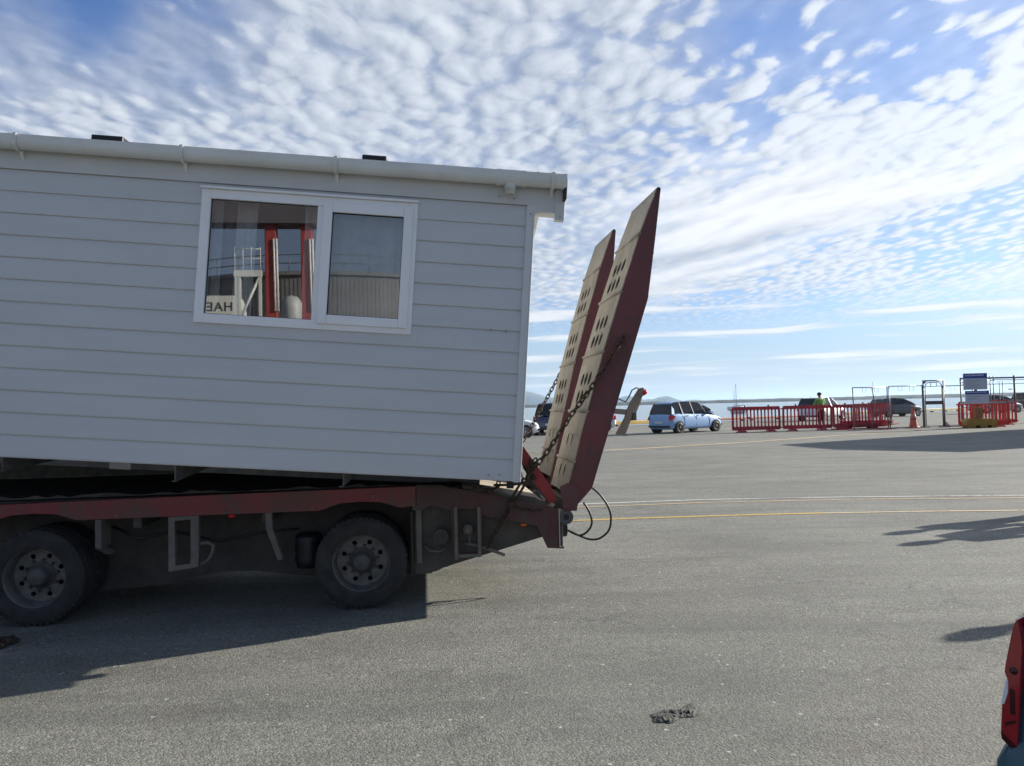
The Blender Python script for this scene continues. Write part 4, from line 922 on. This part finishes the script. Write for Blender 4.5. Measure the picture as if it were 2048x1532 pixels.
# blue car close by at the right: only its rear left corner is in view
def build_near_car():
    hd = R(90 - 52)                                     # heading, from +x
    t = thing('teal_car', 'teal blue car close at the right edge showing its red tail light', 'car', (1.288, 2.0, 0), hd)
    P = mat_paint("teal_paint", (.018, .075, .105), .2)
    W = 1.68; L = 4.2
    # plan sections up the height: (z, left side, tailgate x, nose x)
    lev = [(.24, .02, .06, 4.10), (.34, .046, -.02, 4.19), (.50, .058, -.045, 4.2), (.60, .056, -.04, 4.18), (.632, .046, -.018, 4.15), (.66, .034, .004, 4.12), (.75, .028, .006, 4.0), (.83, .016, .010, 3.85), (.92, .000, .016, 3.4), (.975, -.006, .024, 3.1), (1.033, -.020, .040, 2.95), (1.25, -.085, .12, 2.6), (1.42, -.17, .22, 2.25), (1.50, -.27, .34, 1.9)]
    mb = MB(); rings = []
    for z, yl, xr, xf in lev:
        c = .014 if z < 1.1 else .12; yr = -W - yl * 1.0 + .0
        ring = [(xr, yl - c * 2.2), (xr + .012, yl - c), (xr + c * .5, yl - .010), (xr + c * 1.6, yl), (xf - .6, yl), (xf - .15, yl - .16), (xf, yl - .5), (xf, yr + .5), (xf - .15, yr + .16), (xf - .6, yr), (xr + c * 1.6, yr), (xr + c * .5, yr + .01), (xr + .012, yr + c), (xr, yr + c * 2.2)]
        rings.append([(x, y, z) for x, y in ring])
    mb.loft(rings); mb.build('body', P, t, .006)
    mb = MB(); mb.prism([(.052, -.20, 1.07), (.052, -W + .20, 1.07), (.205, -W + .30, 1.40), (.205, -.30, 1.40)], (-.02, 0, .008)); mb.build('rear_window', GLASSD, t)
    # tall tail light wrapping the corner; outline in (outward, height)
    out = [(.0, .973), (.0098, .95), (.022, .893), (.031, .849), (.034, .830), (.0285, .814), (.031, .779), (.043, .744), (.049, .668), (.045, .656)]
    back = [(.0115, .628), (.010, .664), (-.010, .892), (-.009, .924), (-.003, .969)]
    mb = MB(); mb.prism([(-.006, y, z) for y, z in out + back], (.16, 0, 0))
    lens = simple("tail_lens_red", (.33, .006, .012), .12, 0, .1, 20); T = lens.node_tree.nodes['Principled BSDF']; T.inputs['Coat Weight'].default_value = 1
    o = mb.build('tail_light', lens, t, .005)
    mb = MB(); mb.prism([(-.008, .025, .812), (-.008, .032, .810), (-.008, .0385, .778), (-.008, .0445, .742), (-.008, .036, .746), (-.008, .026, .780)], (.10, 0, 0)); mb.build('reversing_lens', HEADL, o, .003)
    dk = simple("tail_lens_dark", (.05, .004, .006), .15)
    mb = MB(); mb.lathe([(.010, 0), (.009, .004), (0, .005)], Matrix.Translation((-.006, .012, .838)) @ Matrix.Rotation(R(-90), 4, 'Y'), 16); mb.build('lamp_reflector', dk, o)
    mb = MB(); mb.box((-.0085, .012, .725), (-.004, .024, .79)); mb.build('lamp_reflector', dk, o, .002)
    mb = MB(); mb.prism([(-.0085, .012, .712), (-.0085, .036, .700), (-.0085, .036, .692), (-.0085, .012, .704)], (.006, 0, 0)); mb.build('lamp_reflector', dk, o)
    mb = MB(); mb.prism([(-.0075, .046, .655), (-.0075, .0115, .627), (-.0075, .0105, .645), (-.0075, .047, .672)], (.165, 0, 0)); mb.build('lamp_gasket', simple("tail_lens_dark", (0, 0, 0)), o)
    for x in (.72, 3.35):
        for y in (-.02, -W + .02):
            s = 1 if y > -.5 else -1
            M = Matrix.Translation((x, y, .31)) @ Matrix.Rotation(R(-90 * s), 4, 'X')
            mb = MB(); mb.lathe([(.19, .02), (.23, .03), (.29, .025), (.31, .0), (.31, -.18), (.18, -.18)], M, 32); w = mb.build('wheel', TYRE, t)
            mb = MB(); mb.lathe([(.19, .02), (.17, .0), (.05, .015), (0, .02)], M, 24); mb.build('rim', CHROME, w)
    mb = MB(); mb.box((.02, -W * .5 - .26, .74), (-.012, -W * .5 + .26, .86)); mb.build('number_plate', simple("plate_white", (.6, .6, .6), .5), t)
build_near_car()

# ------------------------------------------------------------------ barriers, fence panels, gate, cone, sign
BRED = mat_translucent("dark_red_barrier_plastic", (.46, .030, .050), .28); BORG = mat_translucent("orange_red_barrier_plastic", (.60, .06, .05), .30)
def make_barrier(label, mat, band=False, group='red plastic crowd barriers'):
    L, H = 2.56, 1.26
    t = thing('crowd_barrier', label, 'barrier', (0, 0, 0), 0, group)
    outer = [(.0, .16), (.06, .10), (L - .06, .10), (L, .16), (L - .01, H - .10), (L - .07, H), (.07, H), (.01, H - .10)]
    holes = [slot(.17 + k * (L - .34) / 12, .27, H - .16, .060) for k in range(13)]
    me = holed_plate(outer, holes, .032, XZ); link('panel', me, mat, t)
    for x in (.52, L - .52):
        mb = MB(); mb.loft([[(x - .20, y, 0), (x + .20, y, 0), (x + .09, y * .5, .14), (x - .09, y * .5, .14)] for y in (-.26, .26)], smooth=False); mb.build('foot', mat, t, .01)
    mb = MB()
    for x in (.68, L - .62): mb.box((x - .03, -.03, H), (x + .03, .03, H + .075))
    mb.build('peg', BLACKP if not band else mat, t, .008)
    mb = MB(); mb.box((-.07, -.02, H - .17), (.0, .02, H - .11)); mb.box((L, -.02, .17), (L + .06, .02, .23)); mb.build('hook', mat, t)
    if band:
        mb = MB(); mb.box((.10, -.027, H - .12), (L - .10, -.024, H - .02)); mb.build('reflective_band', simple("grey_reflective_band", (.38, .37, .40), .4), t)
    return t
SH = lambda o, x, y, a, z=0: (setattr(o, 'location', (x, y, z)), setattr(o, 'rotation_euler', (0, 0, a)))
b1 = make_barrier('first upright red barrier, nearest to the blue hatchback', BRED); SH(b1, 10.80, 38.0, R(8))
def relabel(o, s): o['label'] = s; return o
b2 = relabel(copy_tree(b1), 'upright red barrier with the hi-vis worker standing behind it'); SH(b2, 13.46, 38.47, R(2.6)); b2.rotation_euler.x = R(1.5)
b3 = relabel(copy_tree(b1), 'upright red barrier behind the fallen barriers and the first mesh panel'); SH(b3, 16.10, 38.72, R(5)); b3.rotation_euler.x = R(-2); 
b4 = relabel(copy_tree(b1), 'red barrier turned end on, closest to the dark grey hatchback'); SH(b4, 18.2, 41.2, R(17))
# fallen barriers, stacked flat
for k, (x, y, a, z, tilt, lb) in enumerate([(16.05, 37.95, R(-2), .03, 90, 'fallen red barrier lying flat at the bottom of the heap'), (16.75, 38.35, R(13), .10, 84, 'fallen red barrier lying on the heap, reaching towards the cone'), (16.5, 38.5, R(5), .20, 80, 'topmost fallen red barrier of the heap by the mesh panel')]):
    c = relabel(copy_tree(b1), lb); c.location = (x, y + 1.1, z); c.rotation_euler = (R(tilt), 0, a)
p1 = make_barrier('orange red barrier behind the yellow block, with white marks', BORG, True, 'orange red plastic barriers'); SH(p1, 21.75, 37.6, R(2))
p2 = relabel(copy_tree(p1), 'orange red barrier at the right edge with long grey reflective band'); SH(p2, 23.6, 39.6, R(7))

STEEL = mat_grime("fence_steel", (.13, .14, .15), (.24, .25, .26), .5, 5, .5)
def mesh_panel(label, x0, y0, x1, y1, H=2.08, strut=False, group='temporary mesh fence panels'):
    d = Vector((x1 - x0, y1 - y0)); L = d.length
    t = thing('mesh_fence_panel', label, 'fence panel', (x0, y0, 0), math.atan2(d.y, d.x), group)
    mb = MB(); r = .028
    mb.tube([(0, 0, 0), (0, 0, H)], r, 8); mb.tube([(L, 0, 0), (L, 0, H)], r, 8); mb.tube([(0, 0, H - .03), (L, 0, H - .03)], .022, 8); mb.tube([(0, 0, .04), (L, 0, .04)], .02, 8)
    mb.build('frame', STEEL, t)
    mb = MB(); k = int(L / .11)
    for i in range(1, k): mb.tube([(L * i / k, 0, .05), (L * i / k, 0, H - .04)], .0016, 3)
    for i in range(1, 9): mb.tube([(.02, 0, H * i / 9), (L - .02, 0, H * i / 9)], .0016, 3)
    mb.build('wire_mesh', STEEL, t)
    mb = MB()
    for x in (L * .33, L * .68): mb.tube([(x - .12, 0, H - .03), (x - .12, 0, H - .26), (x + .12, 0, H - .26), (x + .12, 0, H - .03)], .008, 5)
    mb.build('wire_loop', STEEL, t)
    if strut:
        mb = MB(); mb.tube([(L * .55, 0, H - .04), (L * .62, -.02, H * .6), (L * .64, .3, 0)], .024, 8); mb.build('strut', STEEL, t)
    mb = MB()
    for x in (0, L): mb.box((x - .11, -.3, 0), (x + .11, .3, .035))
    mb.build('foot', simple("concrete_foot", (.30, .29, .27), .8), t)
    return t
mesh_panel('mesh panel in front of the fallen red barriers, with a leaning strut', 16.50, 37.25, 18.60, 38.15, 2.10, True)
mesh_panel('mesh panel just left of the pedestrian gate, with the cone behind it', 18.72, 38.2, 20.66, 38.75, 2.14)
mesh_panel('mesh panel between the pedestrian gate and the signboards', 21.72, 38.8, 23.3, 38.9, 2.1)
def build_gate():
    t = thing('pedestrian_gate', 'tall grey pedestrian gate frame with a dark plate across it', 'gate', (20.72, 38.75, 0), R(3)); w, H = 1.05, 2.38
    mb = MB()
    for x in (0, w): mb.tube([(x, 0, 0), (x, 0, H)], .038, 8)
    mb.tube([(0, 0, H - .03), (w, 0, H - .03)], .034, 8); mb.build('post', STEEL, t)
    mb = MB(); a = .085
    mb.tube([(a, 0, .05), (a, 0, H - .35), (a + .04, 0, H - .22), (a + .14, 0, H - .13), (w - a - .14, 0, H - .10), (w - a - .04, 0, H - .2), (w - a, 0, H - .35), (w - a, 0, .05)], .022, 8)
    mb.tube([(a, 0, H - .33), (w - a, 0, H - .31)], .018, 6); mb.tube([(w * .38, 0, H - .13), (w * .38, 0, H - .32)], .016, 6); mb.tube([(w * .66, 0, H - .11), (w * .66, 0, H - .31)], .016, 6); mb.tube([(a, 0, .06), (w - a, 0, .06)], .02, 6)
    mb.prism([(0, -.03, H - .02), (.22, -.03, H - .02), (.03, -.03, H - .2), (0, -.03, H - .2)], (0, .02, 0)); mb.build('gate_leaf', STEEL, t)
    mb = MB(); mb.box((.06, -.04, 1.15), (w - .06, -.02, 1.33)); mb.build('cross_plate', simple("dark_gate_plate", (.06, .065, .09), .5), t)
    mb = MB(); mb.prism([(w + .03, 0, 0), (w + .30, 0, 0), (w + .30, 0, .03), (w + .08, 0, .27), (w + .03, 0, .27)], (0, .03, 0)); mb.build('brace', simple("pale_brace", (.5, .5, .5), .5), t)
build_gate()
def build_cone():
    t = thing('traffic_cone', 'faded orange traffic cone standing left of the pedestrian gate', 'traffic cone', (20.0, 38.45, 0), R(10))
    m = mat_translucent("faded_orange_plastic", (.62, .17, .09), .3)
    mb = MB(); mb.box((-.27, -.27, 0), (.27, .27, .05)); mb.build('base', m, t, .02)
    mb = MB(); mb.lathe([(.205, .05), (.175, .20), (.06, .98), (.05, 1.02), (.035, 1.02), (.03, .95)], None, 28); mb.build('cone_body', m, t)
    mb = MB(); mb.lathe([(.147, .42), (.150, .42), (.1045, .70), (.101, .70)], None, 28); mb.build('reflective_sleeve', mat_translucent("faded_sleeve", (.62, .24, .16), .3), t)
build_cone()
def build_sign():
    t = thing('sign_post', 'two blue headed grey signboards on a post above the yellow block', 'sign', (22.33, 37.0, 0), R(-7))
    mb = MB(); mb.box((-.05, .03, .3), (.05, .12, 2.35)); mb.build('post', simple("orange_brown_post", (.33, .14, .05), .7, 0, .2), t)
    blue = simple("sign_blue", (.04, .07, .33), .4, 0, .05); gr = simple("sign_grey", (.55, .58, .66), .45, 0, .05); lt = simple("sign_lettering", (.55, .58, .70), .5); dkt = simple("sign_text_grey", (.25, .27, .36), .5)
    for (z0, z1, hd, dx) in ((1.83, 2.62, .24, -.02), (1.15, 1.78, .17, .04)):
        x0, x1 = -.55 + dx, .53 + dx
        mb = MB(); mb.box((x0, -.0, z0), (x1, .025, z1)); b = mb.build('signboard', gr, t, .004)
        mb = MB(); mb.box((x0, -.004, z1 - hd), (x1, -.0005, z1)); mb.build('header', blue, b)
        mb = MB(); rr = random.Random(int(z0 * 100)); x = x0 + .08
        while x < x1 - .18: w = rr.uniform(.06, .15); mb.box((x, -.0075, z1 - hd * .55), (x + w, -.0045, z1 - hd * .25)); x += w + .03
        mb.build('header_lettering', lt, b)
        mb = MB()
        for k in range(4 if hd > .2 else 2):
            x = x0 + .10
            zz = z1 - hd - .10 - k * .11
            while x < x1 - (.42 if k % 2 == 0 else .5): w = rr.uniform(.04, .12); mb.box((x, -.004, zz - .025), (x + w, -.001, zz)); x += w + .025
        mb.build('small_text', dkt, b)
    t2 = thing('ballast_block', 'chunky yellow ballast block at the foot of the signpost', 'block', (22.33, 36.9, 0), R(-5))
    ym = simple("dull_yellow_plastic", (.40, .23, .035), .55, 0, .2, 3, (.15, .09, .03), .5)
    me = holed_plate([(-.62, 0), (-.30, 0), (-.26, .12), (-.08, .12), (-.04, 0), (.26, 0), (.30, .12), (.44, .12), (.48, 0), (.70, 0), (.72, .30), (.52, .44), (-.55, .46), (-.70, .34)], [], .5, XZ); link('block_body', me, ym, t2)
    mb = MB(); mb.box((-.18, -.16, .46), (.16, .16, .98)); mb.build('post_sleeve', simple("orange_brown_post", (0, 0, 0)), t2, .03)
build_sign()
def build_chainlink():
    t = thing('chain_link_fence', 'tall chain-link fence with pipe rails behind the orange barriers', 'fence', (24.6, 42.2, 0), R(9)); L, H = 12.0, 2.5
    mb = MB(); mb.tube([(0, 0, H), (L, 0, H)], .045, 8); mb.tube([(0, 0, .9), (L, 0, .9)], .022, 6); mb.build('rail', STEEL, t)
    mb = MB(); mb.tube([(0, 0, 2.28), (2.1, 0, 2.38)], .022, 6); mb.tube([(0, 0, 2.16), (L, 0, 2.16)], .018, 6); mb.tube([(2.1, 0, 2.4), (L, 0, 2.28)], .018, 6); mb.build('stay', STEEL, t)
    for x, r, hh, m in ((.02, .04, 2.5, STEEL), (1.85, .026, 2.62, STEEL), (2.05, .026, 2.62, STEEL), (2.42, .022, 2.3, STEEL), (2.62, .022, 2.3, STEEL), (3.35, .05, 2.62, simple("red_fence_post", (.10, .035, .03), .6)), (4.35, .03, 2.72, STEEL), (6.4, .04, 2.6, STEEL), (8.8, .04, 2.6, STEEL), (11.9, .04, 2.6, STEEL)):
        mb = MB(); mb.tube([(x, 0, 0), (x, 0, hh)], r, 8); mb.build('post', m, t)
    mb = MB(); s = .16; n = int((H) / s)
    for i in range(int(L / s)):
        x = i * s
        for sg in (1, -1):
            xe = x + sg * (H - .1)
            z1 = H - .1
            if xe > L: z1 = L - x; xe = L
            if xe < 0: z1 = x; xe = 0
            if z1 > .1: mb.tube([(x, 0, .05), (xe, 0, .05 + z1 - .05)], .0022, 3)
    mb.build('wire_netting', STEEL, t)
    mb = MB(); mb.box((2.95, -.02, 1.83), (3.2, -.01, 1.88)); mb.box((3.98, -.02, 2.0), (4.18, -.01, 2.06)); mb.build('tie_clip', BLACKP, t)
build_chainlink()

# ------------------------------------------------------------------ people
def person(label, loc, rotz, jacket, trousers, group=None, hat=None, lean=.0, arms='down', s=1.0):
    t = thing('person', label, 'person', loc, rotz, group); t.scale = (s, s, s)
    skin = simple("skin", (.42, .26, .19), .55, 0, .05)
    def skinned(name, verts, edges, rad, mat, root=0, sub=2):
        me = bpy.data.meshes.new(name); me.from_pydata(verts, edges, []); o = link(name, me, mat, t)
        md = o.modifiers.new('skin', 'SKIN'); md.use_smooth_shade = True
        sv = me.skin_vertices[0].data
        for i, r_ in enumerate(rad): sv[i].radius = r_ if hasattr(r_, '__len__') else (r_, r_)
        sv[root].use_root = True
        sb = o.modifiers.new('sub', 'SUBSURF'); sb.levels = sb.render_levels = sub; return o
    f = lambda z: lean * max(0, z - .95)
    hips, ch, nk, hd = (0, 0, .96), (0, f(1.25), 1.25), (0, f(1.47), 1.48), (0, f(1.62) + .02, 1.63)
    if arms == 'down': A = lambda sg: [(sg * .20, f(1.40), 1.41), (sg * .27, f(1.1) + .02, 1.12), (sg * .27, .10 + f(1.0), .89), (sg * .26, .13 + f(.9), .80)]
    else: A = lambda sg: [(sg * .20, f(1.40), 1.41), (sg * .30, f(1.1) + .10, 1.16), (sg * .20, .32 + f(1.0), 1.05), (sg * .12, .40 + f(1.0), 1.04)]
    lg = lambda sg: [(sg * .10, 0, .90), (sg * .11, .02, .50), (sg * .12, -.01, .09), (sg * .13, .11, .035)]
    V = [hips, (0, f(1.1), 1.10), ch, (0, f(1.4), 1.40), nk, (0, f(1.55) + .01, 1.56), hd, (0, f(1.7) + .02, 1.72)]; E = [(i, i + 1) for i in range(7)]; Rd = [(.15, .11), (.14, .10), (.16, .11), (.13, .09), .055, .06, (.078, .092), (.06, .07)]
    for sg in (1, -1):
        k = len(V); V += lg(sg); E += [(0, k), (k, k + 1), (k + 1, k + 2), (k + 2, k + 3)]; Rd += [.088, .06, .042, .035]
        k = len(V); a = A(sg); V += a; E += [(3, k), (k, k + 1), (k + 1, k + 2), (k + 2, k + 3)]; Rd += [.06, .045, .034, .038]
        h = a[-1]; d = (Vector(a[-1]) - Vector(a[-2])).normalized(); side = Vector((1, 0, 0))
        for q, (off, ln) in enumerate(((-.024, .075), (-.008, .085), (.008, .08), (.024, .065))):
            kk = len(V); b = Vector(h) + side * off + d * .04; V += [tuple(b), tuple(b + d * ln * .5 + Vector((0, .01, -.008))), tuple(b + d * ln + Vector((0, .028, -.012)))]; E += [(k + 3, kk), (kk, kk + 1), (kk + 1, kk + 2)]; Rd += [.009, .0085, .007]
        kk = len(V); V += [tuple(Vector(h) + side * (-.03 * sg) + Vector((0, .025, .01))), tuple(Vector(h) + side * (-.04 * sg) + Vector((0, .05, -.02)))]; E += [(k + 3, kk), (kk, kk + 1)]; Rd += [.010, .008]
    body = skinned('body', V, E, Rd, skin)
    # clothing over the body
    V = [(0, f(.9), .88), (0, f(1.1), 1.10), ch, (0, f(1.4), 1.40), (0, f(1.46), 1.465)]; E = [(i, i + 1) for i in range(4)]; Rd = [(.18, .14), (.175, .13), (.195, .14), (.17, .12), (.085, .085)]
    for sg in (1, -1):
        k = len(V); V += A(sg)[:3]; E += [(3, k), (k, k + 1), (k + 1, k + 2)]; Rd += [.082, .065, .052]
    skinned('jacket', V, E, Rd, jacket)
    V = [(0, 0, .97), (0, 0, .90)]; E = [(0, 1)]; Rd = [(.165, .125), (.16, .125)]
    for sg in (1, -1):
        k = len(V); q = lg(sg)[:3]; V += q; E += [(1, k), (k, k + 1), (k + 1, k + 2)]; Rd += [.108, .080, .062]
    skinned('trousers', V, E, Rd, trousers)
    for sg in (1, -1):
        skinned('shoe', [(sg * .12, -.03, .045), (sg * .13, .06, .045), (sg * .135, .16, .035)], [(0, 1), (1, 2)], [.05, .05, .04], BLACKP)
    mb = MB()
    if hat: mb.lathe([(.104, .0), (.108, .03), (.095, .075), (.05, .115), (0, .122)], Matrix.Translation((hd[0], hd[1] - .008, hd[2] + .02)), 20)
    else: mb.lathe([(.098, -.05), (.104, .02), (.088, .07), (.045, .105), (0, .11)], Matrix.Translation((hd[0], hd[1] - .018, hd[2] + .02)), 20)
    mb.build('beanie' if hat else 'hair', hat or simple("dark_hair", (.02, .016, .012), .7), t)
    mb = MB()
    for sg in (1, -1): mb.lathe([(0, -.012), (.010, -.006), (.012, 0), (.010, .006), (0, .012)], Matrix.Translation((sg * .033, hd[1] + .078, hd[2] + .002)), 8)
    mb.build('eye', BLACKP, t)
    mb = MB(); mb.loft([[(-.012, hd[1] + .07, hd[2] - .03), (.012, hd[1] + .07, hd[2] - .03), (.008, hd[1] + .07, hd[2] + .02), (-.008, hd[1] + .07, hd[2] + .02)], [(-.009, hd[1] + .108, hd[2] - .030), (.009, hd[1] + .108, hd[2] - .030), (.004, hd[1] + .088, hd[2] + .01), (-.004, hd[1] + .088, hd[2] + .01)]]); mb.build('nose', skin, t)
    for sg in (1, -1):
        mb = MB(); mb.lathe([(0, -.01), (.026, -.006), (.03, .004), (0, .01)], Matrix.Translation((sg * .080, hd[1] - .005, hd[2] - .005)) @ Matrix.Rotation(R(80 * sg), 4, 'Y'), 10); mb.build('ear', skin, t)
    return t
HV = mat_translucent("hi_vis_green_fabric", (.20, .50, .10), .25, .8); NAVYC = simple("navy_fabric", (.02, .025, .04), .85); BLK = simple("black_fabric", (.015, .015, .018), .9); GRYC = simple("grey_fabric", (.12, .12, .13), .9)
person('person in green hi-vis jacket and dark beanie behind the red barriers', (16.0, 39.9, 0), R(20), HV, simple("maroon_fabric", (.05, .02, .022), .85), hat=BLK, lean=.12, arms='front', s=1.08)
# three people standing just out of frame on the right, whose shadows cross the yard
person('person in dark coat standing off to the right, farther of the pair', (8.85, 10.75, 0), R(160), BLK, NAVYC, s=1.02, arms='front')
person('person in grey jacket standing off to the right, nearer of the pair', (8.6, 10.05, 0), R(120), GRYC, BLK, s=1.0)
person('person in navy jacket standing alone by the teal car', (7.3, 6.9, 0), R(60), NAVYC, BLK, s=1.0)

# ------------------------------------------------------------------ boats beyond the quay
def yacht(label, loc, rotz, mast, L=9.0):
    t = thing('sailing_boat', label, 'boat', loc, rotz, 'yachts moored beyond the quay')
    w = P_WHITE; secs = []
    for f, b, zk in ((0, .9, .1), (.2, 1.25, -.3), (.5, 1.4, -.5), (.8, .9, -.3), (1, .05, .3)):
        secs.append([(f * L, b, 1.35 + .25 * f), (f * L, b * .75, .3), (f * L, 0, zk), (f * L, -b * .75, .3), (f * L, -b, 1.35 + .25 * f)])
    mb = MB(); mb.loft(secs); mb.build('hull', w, t)
    mb = MB(); mb.loft([[(x, -.75 * s, 1.4), (x, .75 * s, 1.4), (x, .6 * s, 1.4 + hh), (x, -.6 * s, 1.4 + hh)] for x, s, hh in ((L * .25, 1, .9), (L * .45, 1, .85), (L * .66, .7, .35))], smooth=False); mb.build('cabin', w, t, .05)
    mb = MB(); mb.tube([(L * .55, 0, 1.4), (L * .55, 0, mast)], .10, 6); mb.tube([(L * .53, 0, 2.6), (L * .1, 0, 2.7)], .07, 6); mb.tube([(L * .55, -.6, mast * .6), (L * .55, .6, mast * .6)], .04, 4); mb.build('mast', simple("mast_alloy", (.22, .23, .25), .5, .4), t)
    mb = MB(); mb.tube([(L * .55, 0, mast), (L * .98, 0, 1.6)], .018, 3); mb.tube([(L * .55, 0, mast), (L * .02, 0, 1.4)], .018, 3); mb.build('rigging', GALV, t)
yacht('white yacht with the tallest mast, above the first red barrier', (76, 252, -2.5), R(105), 9.9)
yacht('yacht with a shorter thin mast left of the tallest one', (108, 360, -2.5), R(200), 9.2)
yacht('yacht whose mast rises above the mesh panel', (146, 300, -2.5), R(170), 10.4)
yacht('distant yacht with a tiny mast left of the hi-vis worker', (196, 500, -2.5), R(20), 8.4)

# ------------------------------------------------------------------ what stands behind the camera and shows in the window
def build_behind():
    tm = mat_grime("weathered_tank_paint", (.15, .145, .145), (.22, .21, .205), .7, .25)
    t = thing('storage_tank', 'large ribbed storage tank reflected in the mobile home window', 'tank', (-6.5, -53, 0))
    mb = MB(); mb.lathe([(13.2, 0), (13.2, 10.4), (13.4, 10.4), (13.4, 10.65), (0, 11.6)], None, 96, smooth=False); mb.build('shell', tm, t)
    mb = MB()
    for k in range(300): a = R(1.2 * k); mb.box((13.2, -.05, 0), (13.215, .05, 10.4), Matrix.Rotation(a, 4, 'Z'))
    mb.build('rib', tm, t)
    mb = MB()
    for z in (11.2, 11.75): mb.tube([(13.2 * math.cos(R(5 * k)), 13.2 * math.sin(R(5 * k)), z) for k in range(72)], .035, 5, closed=True)
    for k in range(48): a = R(7.5 * k); mb.tube([(13.2 * math.cos(a), 13.2 * math.sin(a), 10.6), (13.2 * math.cos(a), 13.2 * math.sin(a), 11.75)], .03, 5)
    mb.build('railing', GALV, t)
    t = thing('portal_crane', 'red legged portal crane reflected in the left window pane', 'crane', (-6.65, -24, 0))
    cr = simple("crane_red", (.36, .055, .05), .5, 0, .12, 2, (.2, .06, .04)); wp = simple("crane_white", (.75, .74, .7), .5)
    for x in (0, 1.55):
        mb = MB(); mb.box((x - .24, -.3, 0), (x + .24, .3, 12)); l = mb.build('leg', cr, t, .03)
        mb = MB(); mb.tube([(x + .20, .36, 6.0), (x + .16, .36, 9.2)], .05, 6); mb.tube([(x + .32, .36, 6.0), (x + .28, .36, 9.2)], .05, 6); mb.build('ladder', wp, l)
    mb = MB(); mb.box((-6.0, -.6, 9.85), (2.35, .6, 11.6)); mb.build('portal_beam', simple("crane_beam", (.10, .09, .10), .7), t)
    mb = MB(); mb.box((1.0, -1, 11.6), (2.6, 1, 13.2)); mb.build('machine_house', cr, t)
    t = thing('steel_gantry', 'white steel loading gantry reflected low in the left pane', 'gantry', (-5.65, -13.75, 0)); wm = simple("gantry_white", (.70, .71, .66), .5, 0, .08)
    mb = MB()
    for x in (-.36, -.26, .36): mb.box((x - .04, -.05, 0), (x + .04, .05, 6.0))
    mb.box((-.42, -.06, 5.82), (.42, .06, 6.02)); mb.tube([(-.30, 0, 4.4), (.34, 0, 5.8)], .045, 6); mb.build('frame', wm, t)
    mb = MB()
    for x in (-.4, -.15, .1, .38): mb.tube([(x, 0, 6.0), (x, 0, 6.75)], .014, 5)
    mb.tube([(-.4, 0, 6.7), (.4, 0, 6.7)], .016, 5); mb.tube([(-.4, 0, 6.4), (.4, 0, 6.4)], .012, 5); mb.build('handrail', wm, t)
    t = thing('tank_wagon', 'white lettered tank reflected in the lower left window corner', 'tank', (-8.0, -20.3, 0)); pm = simple("silo_white", (.66, .66, .58), .5, 0, .06)
    mb = MB(); mb.cyl((-2.2, -.9, 5.0), (.62, -.9, 5.0), 1.2, 40); mb.build('barrel', pm, t)
    mb = MB(); mb.box((-2.0, -1.6, 0), (-1.7, -.2, 4.2)); mb.box((.2, -1.6, 0), (.5, -.2, 4.2)); mb.box((-2.2, .2, 4.3), (.6, .4, 5.2)); mb.build('cradle', pm, t)
    cu = bpy.data.curves.new('lettering', 'FONT'); cu.body = 'HAERT'; cu.size = .50; cu.extrude = .01; cu.space_character = 1.1
    ob = bpy.data.objects.new('lettering', cu); scene.collection.objects.link(ob)
    me = bpy.data.meshes.new_from_object(ob.evaluated_get(bpy.context.evaluated_depsgraph_get())); bpy.data.objects.remove(ob)
    me.transform(Matrix.Translation((.55, .315, 5.55)) @ Matrix.Rotation(R(180), 4, 'Z') @ Matrix.Rotation(R(90), 4, 'X')); link('lettering', me, simple("lettering_black", (.03, .03, .04), .5), t)
    mb = MB(); mb.box((-2.2, .20, 5.3), (.6, .31, 6.15)); mb.build('name_board', pm, t)
    t = thing('pump_unit', 'pale pump machinery reflected near the foot of the crane', 'machine', (-4.6, -15.6, 0))
    mb = MB(); mb.lathe([(.30, 4.4), (.34, 4.9), (.34, 5.25), (.2, 5.45), (0, 5.5)], None, 24); mb.tube([(-.3, 0, 4.4), (-.3, 0, 5.2), (0, 0, 5.4)], .05, 6); mb.box((-.4, -.3, 0), (.4, .3, 4.4)); mb.build('casing', simple("pump_grey", (.42, .43, .42), .5, 0, .2), t)
    t = thing('warehouse', 'tall grey steel warehouse off to the right casting the broad yard shadow', 'building', (23.5, 32.9, 0), R(29.5))
    mb = MB(); mb.prism([(0, -6.4, 0), (0, 0, 0), (0, 0, 5.5), (0, -3.2, 5.9), (0, -6.4, 5.5)], (14, 0, 0)); mb.build('wall', simple("warehouse_sheet", (.3, .32, .33), .5), t)
    mb = MB(); mb.box((-.03, -5.0, 0), (0, -1.6, 4.2)); mb.build('roller_door', simple("door_grey", (.2, .2, .22), .5), t)
build_behind()

# ------------------------------------------------------------------ haze
def build_haze():
    m = bpy.data.materials.new("haze_air"); m.use_nodes = True; T = NT(m.node_tree); T.n.clear()
    o = T.node('ShaderNodeOutputMaterial'); v = T.node('ShaderNodeVolumePrincipled'); v.inputs['Color'].default_value = (.58, .78, 1, 1); v.inputs['Density'].default_value = 7.5e-5; v.inputs['Anisotropy'].default_value = .3
    T.l.new(v.outputs[0], o.inputs['Volume'])
    mb = MB(); mb.box((-31000, -1500, -6), (31000, 33000, 215)); tag(mb.build('haze', m), kind='stuff')
HAZE = True
if HAZE: build_haze()
